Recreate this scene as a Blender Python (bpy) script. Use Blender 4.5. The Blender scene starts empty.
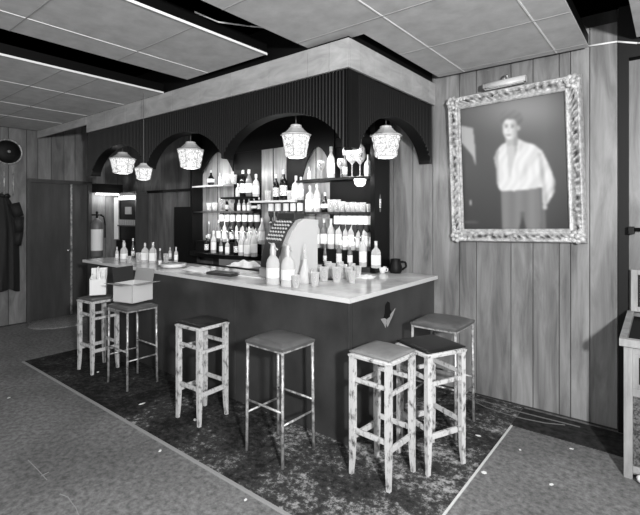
import bpy, bmesh, math, random
from mathutils import Vector, Matrix
random.seed(7)
PI = math.pi
C = bpy.context.scene.collection
F, HY, CX, H = 442.0, 213.0, 320.0, 1.6
AX, BX = (.7812, .6243), (-.6243, .7812)

# ---------------------------------------------------------------- surveying helpers
def ray(x, y):
    r = (x - CX) / F; u = (HY - y) / F
    return (r*AX[0] + BX[0], r*AX[1] + BX[1], u)
def onZ(x, y, z):
    d = ray(x, y); t = (z - H) / d[2]; return Vector((t*d[0], t*d[1], z))
def onY(x, y, Y):
    d = ray(x, y); t = Y / d[1]; return Vector((t*d[0], Y, H + t*d[2]))
def onX(x, y, X):
    d = ray(x, y); t = X / d[0]; return Vector((X, t*d[1], H + t*d[2]))

# ---------------------------------------------------------------- materials
def lin(v):
    return v/12.92 if v <= .04045 else ((v+.055)/1.055)**2.4
def g3(v):
    v = lin(v); return (v, v, v, 1)
def mat(name, g, rough=.6, metal=0, spec=.5, em=0, alpha=1):
    m = bpy.data.materials.new(name); m.use_nodes = True
    b = m.node_tree.nodes['Principled BSDF']
    b.inputs['Base Color'].default_value = g3(g)
    b.inputs['Roughness'].default_value = rough
    b.inputs['Metallic'].default_value = metal
    b.inputs['Specular IOR Level'].default_value = spec
    if em:
        b.inputs['Emission Color'].default_value = (1, 1, 1, 1)
        b.inputs['Emission Strength'].default_value = em
    if alpha < 1: b.inputs['Alpha'].default_value = alpha
    return m
def noisy(name, g1, g2, scale=(1, 1, 1), nscale=5, detail=6, rough=.6, metal=0, spec=.5, bump=0, lo=.35, hi=.65, attr=None, dist=0, rvar=0):
    m = mat(name, g1, rough, metal, spec)
    nt = m.node_tree; N = nt.nodes; L = nt.links; b = N['Principled BSDF']
    tc = N.new('ShaderNodeTexCoord'); mp = N.new('ShaderNodeMapping'); mp.inputs['Scale'].default_value = scale
    ns = N.new('ShaderNodeTexNoise'); ns.inputs['Scale'].default_value = nscale; ns.inputs['Detail'].default_value = detail
    ns.inputs['Distortion'].default_value = dist
    ns.inputs['Roughness'].default_value = .62
    cr = N.new('ShaderNodeValToRGB')
    cr.color_ramp.elements[0].position = lo; cr.color_ramp.elements[0].color = g3(g1)
    cr.color_ramp.elements[1].position = hi; cr.color_ramp.elements[1].color = g3(g2)
    L.new(tc.outputs['Object'], mp.inputs['Vector']); L.new(mp.outputs[0], ns.inputs['Vector'])
    L.new(ns.outputs['Fac'], cr.inputs['Fac'])
    out = cr.outputs['Color']
    if attr:
        a = N.new('ShaderNodeAttribute'); a.attribute_name = attr
        mx = N.new('ShaderNodeMix'); mx.data_type = 'RGBA'; mx.blend_type = 'MULTIPLY'; mx.inputs[0].default_value = 1
        L.new(out, mx.inputs[6]); L.new(a.outputs['Color'], mx.inputs[7]); out = mx.outputs[2]
    L.new(out, b.inputs['Base Color'])
    if bump:
        bp = N.new('ShaderNodeBump'); bp.inputs['Strength'].default_value = bump; bp.inputs['Distance'].default_value = .01
        L.new(ns.outputs['Fac'], bp.inputs['Height']); L.new(bp.outputs[0], b.inputs['Normal'])
    return m
def glass(name, g, mix=.75, rough=.05):
    m = bpy.data.materials.new(name); m.use_nodes = True
    nt = m.node_tree; N = nt.nodes; L = nt.links; N.clear()
    o = N.new('ShaderNodeOutputMaterial'); mx = N.new('ShaderNodeMixShader')
    t = N.new('ShaderNodeBsdfTransparent'); p = N.new('ShaderNodeBsdfPrincipled')
    t.inputs[0].default_value = (.93, .93, .93, 1)
    p.inputs['Base Color'].default_value = g3(g); p.inputs['Roughness'].default_value = rough
    lw = N.new('ShaderNodeLayerWeight'); lw.inputs[0].default_value = .5
    mr = N.new('ShaderNodeMapRange'); mr.inputs[3].default_value = mix; mr.inputs[4].default_value = 1
    L.new(lw.outputs['Facing'], mr.inputs[0]); L.new(mr.outputs[0], mx.inputs[0])
    L.new(t.outputs[0], mx.inputs[1]); L.new(p.outputs[0], mx.inputs[2]); L.new(mx.outputs[0], o.inputs[0])
    return m

M = {}
M['board'] = noisy('pale_wood_boards', .34, .60, (3.4, 3.4, .42), 3.2, 10, .3, attr='tone', lo=.3, hi=.7, dist=.5)
M['board_dark'] = noisy('dim_wood_boards', .34, .54, (2.2, 2.2, .5), 3.2, 8, .5, attr='tone', lo=.3, hi=.7, dist=1.0)
M['fascia'] = noisy('pale_fascia_ply', .58, .74, (.8, .8, 2.5), 4, 8, .6, attr='tone', lo=.3, hi=.7, dist=.8)
M['black'] = mat('black_paint', .035, .6, spec=.3)
M['void'] = mat('black_void', .02, 1, spec=0)
M['pelmet'] = mat('dark_reeded_pelmet', .035, .45, spec=.22)
M['barfront'] = noisy('dark_laminate_bar_front', .17, .29, (1, 1, .8), 2.2, 8, .3, lo=.3, hi=.75)
M['tile'] = noisy('pale_ceiling_board', .70, .80, (1, 1, 1), 7, 8, .85, lo=.3, hi=.7)
M['white'] = mat('white_trim', .93, .5)
M['counter'] = noisy('glossy_counter_laminate', .74, .90, (1, 1, 1), 4, 6, .14, lo=.35, hi=.65)
M['edge'] = mat('counter_edge_strip', .85, .3)
M['stoolwood'] = noisy('worn_painted_wood', .24, .77, (14, 14, 7), 2.6, 9, .5, lo=.32, hi=.49)
M['seat_dark'] = noisy('dark_vinyl', .07, .13, (1, 1, 1), 12, 5, .35, lo=.3, hi=.7)
M['seat_light'] = noisy('light_grey_vinyl', .46, .54, (1, 1, 1), 9, 5, .4, lo=.3, hi=.7)
M['seat_mid'] = noisy('mid_grey_vinyl', .30, .38, (1, 1, 1), 9, 5, .35, lo=.3, hi=.7)
M['metal'] = noisy('worn_metal_tube', .42, .80, (10, 10, 8), 3, 6, .35, .4, lo=.35, hi=.6)
M['chrome'] = mat('bright_metal', .8, .22, .9)
M['door'] = noisy('dark_door_wood', .20, .30, (2, 2, .3), 4, 8, .45, lo=.3, hi=.7)
M['card'] = mat('white_card', .93, .8)
M['card_grey'] = mat('grey_card', .60, .85)
M['card_body'] = mat('pale_card', .82, .8)
M['card_shade'] = mat('shaded_card', .16, .85)  # flap turned from the light, its shade put into the colour
M['paper'] = mat('white_paper', .95, .7)
M['label'] = mat('bottle_label', .97, .6)
M['label_grey'] = noisy('printed_bottle_label', .45, .98, (1, 1, 1), 60, 2, .6, lo=.38, hi=.5)
M['bottle_dark'] = mat('dark_glass_bottle', .08, .08)
M['bottle_mid'] = mat('amber_glass_bottle', .42, .08)
M['bottle_amber'] = mat('brown_spirit_bottle', .25, .08)
M['bottle_pale'] = glass('pale_glass_bottle', .9, .6)
M['glass'] = glass('clear_glass', .95, .16)
M['wine'] = mat('dark_wine', .05, .1)
M['cap'] = mat('bottle_cap', .82, .35, .3)
M['frame'] = noisy('gilt_plaster_frame', .56, .82, (1, 1, 1), 30, 4, .45, .1, lo=.35, hi=.6)
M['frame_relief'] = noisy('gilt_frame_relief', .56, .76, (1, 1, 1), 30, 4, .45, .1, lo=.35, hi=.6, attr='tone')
M['coat'] = mat('black_coat_cloth', .10, .75)
M['extinguisher'] = mat('enamel_cylinder', .42, .3)
M['lantern_roof'] = mat('lantern_metal', .78, .4)
M['screen'] = noisy('speckled_screen', .15, .40, (1, 1, 1), 90, 3, .7, lo=.4, hi=.6)
M['tillgrey'] = mat('till_housing', .78, .4)
M['tilldark'] = mat('till_dark', .2, .4)
M['cord'] = mat('grey_flex', .38, .6)
M['lamp'] = mat('lamp_glow', .95, .4, em=2.5)

# lantern glass: glowing, crinkled
def lantern_mat():
    m = mat('lantern_glass', .45, .3)
    nt = m.node_tree; N = nt.nodes; L = nt.links; b = N['Principled BSDF']
    tc = N.new('ShaderNodeTexCoord'); v = N.new('ShaderNodeTexVoronoi'); v.inputs['Scale'].default_value = 42
    mp = N.new('ShaderNodeMapping'); mp.inputs['Scale'].default_value = (1, 1, .6)
    v.feature = 'DISTANCE_TO_EDGE'
    cr = N.new('ShaderNodeValToRGB'); cr.color_ramp.elements[0].position = .0; cr.color_ramp.elements[0].color = (.25, .25, .25, 1)
    cr.color_ramp.elements[1].position = .12; cr.color_ramp.elements[1].color = (1, 1, 1, 1)
    L.new(tc.outputs['Object'], mp.inputs[0]); L.new(mp.outputs[0], v.inputs['Vector']); L.new(v.outputs['Distance'], cr.inputs[0])
    L.new(cr.outputs[0], b.inputs['Emission Color']); b.inputs['Emission Strength'].default_value = .95
    return m
M['lantern_glass'] = lantern_mat()

def floor_mat():
    m = mat('floor_screed', .4, .65, spec=.3)
    nt = m.node_tree; N = nt.nodes; L = nt.links; b = N['Principled BSDF']
    tc = N.new('ShaderNodeTexCoord')
    n1 = N.new('ShaderNodeTexNoise'); n1.inputs['Scale'].default_value = 28; n1.inputs['Detail'].default_value = 6; n1.inputs['Roughness'].default_value = .7
    n2 = N.new('ShaderNodeTexNoise'); n2.inputs['Scale'].default_value = 1.3; n2.inputs['Detail'].default_value = 4
    for n in (n1, n2): L.new(tc.outputs['Object'], n.inputs['Vector'])
    cr = N.new('ShaderNodeValToRGB'); cr.color_ramp.elements[0].position = .36; cr.color_ramp.elements[0].color = g3(.37)
    cr.color_ramp.elements[1].position = .64; cr.color_ramp.elements[1].color = g3(.57)
    c2 = N.new('ShaderNodeValToRGB'); c2.color_ramp.elements[0].position = .35; c2.color_ramp.elements[0].color = (.7, .7, .7, 1)
    c2.color_ramp.elements[1].position = .6; c2.color_ramp.elements[1].color = (1, 1, 1, 1)
    mx = N.new('ShaderNodeMix'); mx.data_type = 'RGBA'; mx.blend_type = 'MULTIPLY'; mx.inputs[0].default_value = 1
    L.new(n1.outputs['Fac'], cr.inputs[0]); L.new(n2.outputs['Fac'], c2.inputs[0])
    L.new(cr.outputs[0], mx.inputs[6]); L.new(c2.outputs[0], mx.inputs[7]); L.new(mx.outputs[2], b.inputs['Base Color'])
    bp = N.new('ShaderNodeBump'); bp.inputs['Strength'].default_value = .6; bp.inputs['Distance'].default_value = .006
    L.new(n1.outputs['Fac'], bp.inputs['Height']); L.new(bp.outputs[0], b.inputs['Normal'])
    return m
M['floor'] = floor_mat()
def carpet_mat():
    m = mat('worn_dark_carpet', .15, .9, spec=.15)
    nt = m.node_tree; N = nt.nodes; L = nt.links; b = N['Principled BSDF']
    tc = N.new('ShaderNodeTexCoord')
    n1 = N.new('ShaderNodeTexNoise'); n1.inputs['Scale'].default_value = 16; n1.inputs['Detail'].default_value = 10; n1.inputs['Roughness'].default_value = .8
    n2 = N.new('ShaderNodeTexNoise'); n2.inputs['Scale'].default_value = 1.9; n2.inputs['Detail'].default_value = 3
    for n in (n1, n2): L.new(tc.outputs['Object'], n.inputs['Vector'])
    ad = N.new('ShaderNodeMath'); ad.operation = 'MULTIPLY_ADD'; ad.inputs[1].default_value = .55
    L.new(n2.outputs['Fac'], ad.inputs[0]); L.new(n1.outputs['Fac'], ad.inputs[2])
    n1.inputs['Scale'].default_value = 22; n2.inputs['Scale'].default_value = 2.6
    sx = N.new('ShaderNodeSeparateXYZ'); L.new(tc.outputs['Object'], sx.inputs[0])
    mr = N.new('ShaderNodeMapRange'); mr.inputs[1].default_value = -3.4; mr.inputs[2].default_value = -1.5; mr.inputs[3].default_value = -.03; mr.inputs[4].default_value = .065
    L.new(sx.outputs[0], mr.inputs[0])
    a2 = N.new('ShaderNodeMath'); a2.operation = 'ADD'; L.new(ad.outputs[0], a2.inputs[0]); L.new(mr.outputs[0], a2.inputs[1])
    cr = N.new('ShaderNodeValToRGB'); e = cr.color_ramp.elements
    e[0].position = .68; e[0].color = g3(.11); e[1].position = 1.0; e[1].color = g3(.70)
    x = e.new(.86); x.color = g3(.27)
    L.new(a2.outputs[0], cr.inputs[0]); L.new(cr.outputs[0], b.inputs['Base Color'])
    bp = N.new('ShaderNodeBump'); bp.inputs['Strength'].default_value = .7; bp.inputs['Distance'].default_value = .006
    L.new(n1.outputs['Fac'], bp.inputs['Height']); L.new(bp.outputs[0], b.inputs['Normal'])
    return m
M['carpet'] = carpet_mat()
M['floor_strip'] = noisy('dark_strip', .13, .24, (1, 1, 1), 20, 8, .9, spec=.1, lo=.35, hi=.7)

# ---------------------------------------------------------------- mesh helpers
def box(bm, x0, x1, y0, y1, z0, z1, bev=0):
    vs = [bm.verts.new((x, y, z)) for x in (x0, x1) for y in (y0, y1) for z in (z0, z1)]
    fs = [bm.faces.new([vs[i] for i in q]) for q in ((0, 1, 3, 2), (4, 6, 7, 5), (0, 4, 5, 1), (2, 3, 7, 6), (0, 2, 6, 4), (1, 5, 7, 3))]
    if bev:
        es = list({e for f in fs for e in f.edges})
        bmesh.ops.bevel(bm, geom=es, offset=bev, segments=2, affect='EDGES', profile=.6)
    return fs
def xform(bm, start, mtx):
    bm.verts.ensure_lookup_table()
    for v in list(bm.verts)[start:]: v.co = mtx @ v.co
def tube(bm, p0, p1, r0, r1=None, n=10, cap=True):
    r1 = r0 if r1 is None else r1
    p0 = Vector(p0); p1 = Vector(p1); d = (p1-p0).normalized()
    a = d.orthogonal().normalized(); b = d.cross(a)
    A = [bm.verts.new(p0 + (a*math.cos(t)+b*math.sin(t))*r0) for t in [2*PI*i/n for i in range(n)]]
    B = [bm.verts.new(p1 + (a*math.cos(t)+b*math.sin(t))*r1) for t in [2*PI*i/n for i in range(n)]]
    for i in range(n): bm.faces.new((A[i], A[(i+1) % n], B[(i+1) % n], B[i])).smooth = n > 6
    if cap: bm.faces.new(A[::-1]); bm.faces.new(B)
def bar(bm, p0, p1, w, h=None):
    """square-section bar from p0 to p1"""
    h = h or w
    p0 = Vector(p0); p1 = Vector(p1); d = (p1-p0).normalized()
    up = Vector((0, 0, 1)) if abs(d.z) < .9 else Vector((0, 1, 0))
    a = d.cross(up).normalized(); b = a.cross(d).normalized()
    q = [(-1, -1), (1, -1), (1, 1), (-1, 1)]
    A = [bm.verts.new(p0 + a*i*w/2 + b*j*h/2) for i, j in q]; B = [bm.verts.new(p1 + a*i*w/2 + b*j*h/2) for i, j in q]
    for i in range(4): bm.faces.new((A[i], A[(i+1) % 4], B[(i+1) % 4], B[i]))
    bm.faces.new(A[::-1]); bm.faces.new(B)
def path(bm, pts, r, n=8):
    for a, b in zip(pts[:-1], pts[1:]): tube(bm, a, b, r, r, n)
def lathe(bm, prof, n=20, c=(0, 0, 0), smooth=True, squash=1):
    rings = []
    for r, z in prof:
        if r < 1e-5: rings.append([bm.verts.new((c[0], c[1], c[2]+z))])
        else: rings.append([bm.verts.new((c[0]+r*math.cos(2*PI*i/n), c[1]+r*squash*math.sin(2*PI*i/n), c[2]+z)) for i in range(n)])
    for A, B in zip(rings[:-1], rings[1:]):
        for i in range(n):
            j = (i+1) % n
            if len(A) == 1 and len(B) == 1: continue
            if len(A) == 1: f = bm.faces.new((A[0], B[j], B[i]))
            elif len(B) == 1: f = bm.faces.new((A[i], A[j], B[0]))
            else: f = bm.faces.new((A[i], A[j], B[j], B[i]))
            f.smooth = smooth
def ball(bm, c, r, sc=(1, 1, 1), n=12, mtx=None):
    s = len(bm.verts)
    prof = [(r*math.sin(PI*k/8), -r*math.cos(PI*k/8)) for k in range(9)]
    prof[0] = (0, -r); prof[-1] = (0, r)
    lathe(bm, prof, n)
    m = Matrix.Translation(c) @ (mtx or Matrix()) @ Matrix.Diagonal((*sc, 1))
    xform(bm, s, m)
def prism(bm, poly, d0, d1, plane='XZ'):
    """extrude a polygon; plane XZ extrudes along Y, YZ along X, XY along Z"""
    def pt(a, b, d): return {'XZ': (a, d, b), 'YZ': (d, a, b), 'XY': (a, b, d)}[plane]
    A = [bm.verts.new(pt(a, b, d0)) for a, b in poly]; B = [bm.verts.new(pt(a, b, d1)) for a, b in poly]
    n = len(poly)
    bm.faces.new(A[::-1]); bm.faces.new(B)
    for i in range(n): bm.faces.new((A[i], A[(i+1) % n], B[(i+1) % n], B[i]))
def obj(name, bm, m, parent=None):
    bmesh.ops.recalc_face_normals(bm, faces=bm.faces)
    me = bpy.data.meshes.new(name); bm.to_mesh(me); bm.free()
    me.materials.append(M[m] if isinstance(m, str) else m)
    o = bpy.data.objects.new(name, me); C.objects.link(o)
    if parent: o.parent = parent
    return o
def tag(o, label, cat, group=None, kind=None):
    o['label'] = label; o['category'] = cat
    if group: o['group'] = group
    if kind: o['kind'] = kind
    return o
def thing(name, label, cat, loc=(0, 0, 0), rz=0, group=None):
    o = bpy.data.objects.new(name, None); C.objects.link(o)
    o.location = loc; o.rotation_euler = (0, 0, rz); o.empty_display_size = .1
    return tag(o, label, cat, group)
def struct(name, bm, m):
    o = obj(name, bm, m); o['kind'] = 'structure'; return o
def nb(): return bmesh.new()
def dup(root, loc, rz=0, label=None, group=None, scale=None):
    r = root.copy(); C.objects.link(r); r.location = loc; r.rotation_euler = (0, 0, rz)
    if label: r['label'] = label
    if group: r['group'] = group
    if scale: r.scale = scale
    for ch in list(root.children):
        c = ch.copy(); C.objects.link(c); c.parent = r
        for gch in ch.children:
            d = gch.copy(); C.objects.link(d); d.parent = c
    return r
ORD = ['first', 'second', 'third', 'fourth', 'fifth', 'sixth', 'seventh', 'eighth', 'ninth', 'tenth', 'eleventh', 'twelfth', 'thirteenth', 'fourteenth', 'fifteenth']

def tone_boards(o, tones):
    """one grey per island of 8 verts (a board)"""
    at = o.data.color_attributes.new('tone', 'FLOAT_COLOR', 'POINT')
    for i, d in enumerate(at.data):
        t = tones[min(i//8, len(tones)-1)]; d.color = (t, t, t, 1)

# ---------------------------------------------------------------- room shell
WY, WX = 3.9, -7.35
bm = nb(); box(bm, WX-.1, 3.2, -3.2, WY+.1, -.1, 0); struct('floor', bm, 'floor')
bm = nb(); box(bm, WX-.1, 3.2, -3.2, WY+.1, 3.1, 3.2); struct('ceiling', bm, 'void')

def board_wall(name, edges, z0, z1, plane, w, thick, gap, m, tones, flip=-1):
    bm = nb()
    box(bm, *( (edges[0], edges[-1], w+.004, w+.1) if plane == 'Y' else (w-.1, w-.004, edges[0], edges[-1]) ), 0, 3.1)
    for a, b in zip(edges[:-1], edges[1:]):
        if plane == 'Y': box(bm, a+gap/2, b-gap/2, w-thick, w+.003, z0, z1)
        else: box(bm, w-.003, w+thick, a+gap/2, b-gap/2, z0, z1)
    o = struct(name, bm, m)
    tone_boards(o, [.15]+tones)
    return o
ed = [-2.32, -2.17, -1.96, -1.755, -1.50, -1.35, -1.06, -.89, -.70, -.62, -.493, -.317]
tn = [.8, .86, .9, 1.0, .92, .84, 1.02, .95, .88, 1.04, .97, 1.0]
board_wall('wall_right', ed, .02, 3.0, 'Y', WY, .015, .006, 'board', tn)
# back wall behind the bar
ed = [-7.35, -7.0, -6.8, -6.6, -6.42, -6.2, -6.05, -5.85, -5.6, -5.45, -5.2, -5.03]
board_wall('wall_back', ed, .02, 3.0, 'Y', WY, .012, .006, 'board_dark', [random.uniform(.7, .95) for _ in ed])
# left wall with the door
ed = [-3.2, -2.7, -2.2, -1.8, -1.3, -.9, -.4, 0, .35, .7, 1.0, 1.25, 1.5, 1.75, 2.0, 2.13, 2.355]
board_wall('wall_left', ed, .02, 2.98, 'X', WX, .012, .008, 'board_dark', [random.uniform(.75, 1.1) for _ in ed])
ed = [3.27, 3.5, 3.7, 3.9]
board_wall('wall_left', ed, .02, 2.98, 'X', WX, .012, .008, 'board_dark', [random.uniform(.85, 1.1) for _ in ed])
# boards above the door
bm = nb(); box(bm, WX-.1, WX-.004, 2.355, 3.27, 2.11, 3.1)
ys = [2.355, 2.5, 2.68, 2.86, 3.02, 3.27]
for a, b in zip(ys[:-1], ys[1:]): box(bm, WX-.003, WX+.012, a+.004, b-.004, 2.105, 2.98)
o = struct('wall_left', bm, 'board_dark'); tone_boards(o, [.15, .9, 1.05, .8, 1.1, .9])

# door in the left wall
d = bpy.data.objects.new('door_1', None); C.objects.link(d); d['kind'] = 'structure'; d.location = (WX, 2.79, 0)
def dchild(name, bm, m, par): 
    o = obj(name, bm, m, par); return o
bm = nb()
box(bm, -.08, -.04, -.39, .18, 0.005, 2.05); box(bm, -.08, -.04, .20, .43, 0.005, 2.05)
dchild('door_leaf', bm, 'door', d)
bm = nb(); box(bm, -.04, -.025, .18, .205, .02, 2.06); dchild('edge_strip', bm, 'metal', d)
bm = nb(); box(bm, -.1, .03, -.435, -.39, 0, 2.10); box(bm, -.1, .03, .43, .48, 0, 2.10); box(bm, -.1, .03, -.39, .43, 2.05, 2.10)
dchild('door_frame', bm, 'door', d)
bm = nb(); ball(bm, (-.01, .14, 1.02), .03); tube(bm, (-.04, .14, 1.02), (-.01, .14, 1.02), .012); dchild('door_handle', bm, 'chrome', d)

# door at the right end of the right wall
d = bpy.data.objects.new('door_2', None); C.objects.link(d); d['kind'] = 'structure'; d.location = (0, WY, 0)
bm = nb(); box(bm, -.25, .72, .0, .06, .005, 2.70); o = dchild('door_leaf', bm, 'board', d)
tone_boards(o, [.92])
bm = nb(); box(bm, -.314, -.25, -.02, .1, 0, 3.1); box(bm, -.25, .72, -.02, .1, 2.72, 3.1); dchild('door_frame', bm, 'black', d)
# wall beyond
bm = nb(); box(bm, .72, 3.2, WY, WY+.1, 0, 3.1); o = struct('wall_right', bm, 'board'); tone_boards(o, [.9])
t = thing('push_rail', 'dark horizontal push rail fixed across the panel at the right edge', 'rail', (0, WY, 1.485))
bm = nb(); tube(bm, (-.235, -.07, 0), (.66, -.07, 0), .012, n=12); obj('rail', bm, 'black', t)
bm = nb(); box(bm, -.25, -.215, -.09, 0, -.035, .018, .004); obj('bracket', bm, 'black', t)
bm = nb(); box(bm, .63, .665, -.09, 0, -.035, .018, .004); obj('bracket', bm, 'black', t)

# ---------------------------------------------------------------- ceiling rafts
def raft(name, poly, xl, yl, label, trims, z=2.83):
    t = thing(name, label, 'ceiling panel', (0, 0, z), 0, 'suspended ceiling rafts')
    bm = nb(); prism(bm, poly, 0, .012, 'XY'); obj('panel', bm, 'tile', t)
    bm = nb(); prism(bm, poly, .0125, .09, 'XY'); obj('edge_board', bm, 'pelmet', t)
    xs = [p[0] for p in poly]; ys = [p[1] for p in poly]
    def inside(x, y):
        c = False; n = len(poly)
        for i in range(n):
            (x1, y1), (x2, y2) = poly[i], poly[(i+1) % n]
            if (y1 > y) != (y2 > y) and x < (x2-x1)*(y-y1)/(y2-y1)+x1: c = not c
        return c
    for v, ax in [(v, 'x') for v in xl] + [(v, 'y') for v in yl]:
        lo, hi = (min(ys), max(ys)) if ax == 'x' else (min(xs), max(xs))
        seg = None; k = 400
        bm = nb(); any_ = False
        for i in range(k+2):
            q = lo + (hi-lo)*(i+.5)/k
            ok = i < k and (inside(v, q) if ax == 'x' else inside(q, v))
            if ok and seg is None: seg = q
            if not ok and seg is not None:
                a, b = seg, q-(hi-lo)/k
                if ax == 'x': box(bm, v-.005, v+.005, a, b, -.003, .001)
                else: box(bm, a, b, v-.004, v+.004, -.003, .001)
                seg = None; any_ = True
        if any_: obj('joint_strip', bm, 'white' if ax == 'x' else 'card_grey', t)
        else: bm.free()
    for (x0, y0, x1, y1) in trims:
        bm = nb(); bar(bm, (x0, y0, .002), (x1, y1, .002), .008, .016); obj('edge_trim', bm, 'white', t)
    return t
raft('ceiling_raft', [(-2.13, -3.1), (-.49, -3.1), (-.49, 3.80), (-1.66, 3.80), (-1.66, 2.36+.2), (-2.13, 2.56)], [-1.42, -.70],
     [-2.3, -1.6, -.9, -.25, .4, 1.05, 1.72, 2.40, 3.07, 3.72], 'pale ceiling raft above the portrait and the bar corner', [])
raft('ceiling_raft', [(-3.5, -3.1), (-2.46, -3.1), (-2.46, 2.42), (-3.5, 2.42)], [-3.19],
     [-2.6, -1.87, -1.15, -.42, .3, 1.02, 1.76], 'pale ceiling raft in the middle with a white edge strip', [(-2.46, -3.1, -2.46, 2.42)])
raft('ceiling_raft', [(-7.25, -3.1), (-3.98, -3.1), (-3.98, 2.475), (-7.25, 2.475)], [-4.75, -5.65, -6.4],
     [-2.0, -1.3, -.6, .1, .8, 1.55, 1.85], 'dim ceiling raft at the left near the door wall', [(-3.98, -3.1, -3.98, 2.475)], 2.80)
raft('ceiling_raft', [(-.2, -3.1), (3.1, -3.1), (3.1, 3.8), (-.2, 3.8)], [.6, 1.4], [0, 1, 2, 3], 'ceiling raft cut off by the top right corner', [])
t = thing('loose_cable', 'thin pale cable hanging in the dark slot between the ceiling rafts', 'cable', (-2.3, 2.2, 2.93))
bm = nb(); path(bm, [(-.15, -.45, -.012), (-.1, -.3, -.04), (.0, -.1, -.03), (.10, .1, -.01), (.155, .2, -.01)], .005); obj('cable', bm, 'white', t)
t = thing('wall_cable', 'white cable running along the top of the right wall', 'cable', (-.6, WY-.03, 2.84))
bm = nb(); path(bm, [(-.5, 0, .035), (-.2, 0, .035), (.1, 0, .02), (.28, 0, .01), (.4, 0, -.03), (.5, -.01, -.05), (.7, -.01, -.04)], .007); obj('cable', bm, 'white', t)

# ---------------------------------------------------------------- fascia over the bar
bm = nb()
xs = [-5.7, -5.2, -4.75, -4.3, -3.85, -3.4, -2.95, -2.5, -2.1, -1.9, -1.73]
for a, b in zip(xs[:-1], xs[1:]): box(bm, a+.002, b-.002, 2.48, 2.50, 2.60, 2.80)
ys = [2.502, 2.62, 2.82, 3.02, 3.22, 3.42, 3.6, 3.75, 3.884]
for a, b in zip(ys[:-1], ys[1:]): box(bm, -1.75, -1.73, a+.0015, b-.0015, 2.60, 2.80)
box(bm, -7.3, -5.72, 2.48, 2.50, 2.70, 2.80)
o = obj('pelmet_fascia', bm, 'fascia'); tone_boards(o, [random.uniform(.9, 1.0) for _ in range(19)]+[.5])
tag(o, 'pale plywood fascia band around the top of the bar canopy', 'fascia')
# soffit structure over the fascia (dark)
bm = nb(); box(bm, -5.7, -1.76, 2.52, 3.88, 2.80, 3.09); o = obj('bar_soffit', bm, 'black'); tag(o, 'dark soffit closing the ceiling over the bar', 'soffit')
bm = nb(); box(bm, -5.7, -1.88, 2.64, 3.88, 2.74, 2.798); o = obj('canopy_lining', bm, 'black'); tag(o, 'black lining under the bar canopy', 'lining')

# reeded pelmet with arches
def arch_z(u):       # u in -1..1 across an arch
    u = abs(u)
    return 2.06 if u >= 1 else 2.06 + .32*(1-u**2.1)**.62
def reeded(bm, length, arches, depth=.11, top=2.599, pitch=.030, sub=3):
    def zb(s):
        for a, b in arches:
            if a < s < b: return arch_z((2*s-a-b)/(b-a))
        return 2.06
    n = int(round(length/pitch)); p = length/n
    prof = [(0, 0), (.12, -.008), (.4, -.013), (.66, -.008), (.78, 0), (.8, .006), (.98, .006)]
    st = []
    for i in range(n):
        for f, y in prof: st.append(((i+f)*p, y))
    st.append((length, 0))
    prev = None
    for s, y in st:
        z = zb(s)
        cur = (bm.verts.new((s, y, z)), bm.verts.new((s, y, top)), bm.verts.new((s, depth, z)), bm.verts.new((s, depth, top)))
        if prev:
            bm.faces.new((prev[0], cur[0], cur[1], prev[1])); bm.faces.new((prev[2], prev[3], cur[3], cur[2]))
            bm.faces.new((prev[0], prev[2], cur[2], cur[0])); bm.faces.new((prev[1], cur[1], cur[3], prev[3]))
        else: bm.faces.new((cur[0], cur[1], cur[3], cur[2]))
        prev = cur
    bm.faces.new((prev[0], prev[2], prev[3], prev[1]))
cp = thing('bar_canopy', 'dark reeded canopy pelmet with scalloped arches over the bar', 'pelmet', (-5.73, 2.515, 0))
bm = nb(); reeded(bm, 3.98, [(.10, 1.36), (1.36, 2.62), (2.62, 3.93)]); obj('long_pelmet', bm, 'pelmet', cp)
bm = nb(); reeded(bm, 1.25, [(.03, 1.22)]); s = 0
xform(bm, 0, Matrix.Translation((3.96, .118, 0)) @ Matrix.Rotation(PI/2, 4, 'Z')); obj('short_pelmet', bm, 'pelmet', cp)
bm = nb(); box(bm, 3.955, 3.985, -.012, .02, 2.05, 2.598, .003); obj('corner_bead', bm, 'pelmet', cp)

# ---------------------------------------------------------------- bar counter
t = thing('bar_counter', 'dark panelled L-shaped bar front under the pale counter top', 'bar counter', (-1.74, 2.49, 0))
bm = nb(); box(bm, -3.95, -.002, 0, .05, .01, .98); obj('front_panel', bm, 'barfront', t)
bm = nb(); box(bm, -.05, 0, .052, 1.39, .01, .98); obj('side_panel', bm, 'barfront', t)
for x in (-1.18, -2.4, -3.5):
    bm = nb(); box(bm, x-.006, x+.006, -.004, .002, .06, .975); obj('joint_bead', bm, 'barfront', t)
bm = nb(); box(bm, -.006, .006, -.006, .006, .01, .98, .002); obj('corner_bead', bm, 'barfront', t)
bm = nb(); box(bm, -3.95, -3.9, .05, .52, 0.01, .98); obj('end_panel', bm, 'barfront', t)
bm = nb(); box(bm, -3.9, -.5, .5, .52, 0.01, .98); box(bm, -.55, -.53, .5, 1.39, 0.01, .98); obj('inner_panel', bm, 'black', t)
# torn patch on the short side
c = onX(387, 313, -1.739)
tp = nb()
pts = [(-.035, -.05), (-.02, .0), (-.015, .06), (.005, .085), (.022, .07), (.026, .02), (.04, -.01), (.062, .015), (.05, -.03), (.02, -.045), (0, -.075), (-.012, -.05)]
prism(tp, [(c.y-2.49+a*1.8, c.z+b*1.05) for a, b in pts], .0, .003, 'YZ'); obj('torn_hole', tp, 'black', t)
tp = nb()
for q in ([(-.07, -.03), (-.03, -.035), (-.01, -.05), (-.02, -.12), (-.035, -.09)], [(0, -.05), (.03, -.04), (.035, -.02), (.085, .02), (.055, -.04), (.03, -.075), (.0, -.12), (-.01, -.09)]):
    prism(tp, [(c.y-2.49+a*1.45, c.z+b*.9) for a, b in q], .003, .007, 'YZ')
obj('torn_flake', tp, 'card_grey', t)

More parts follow.
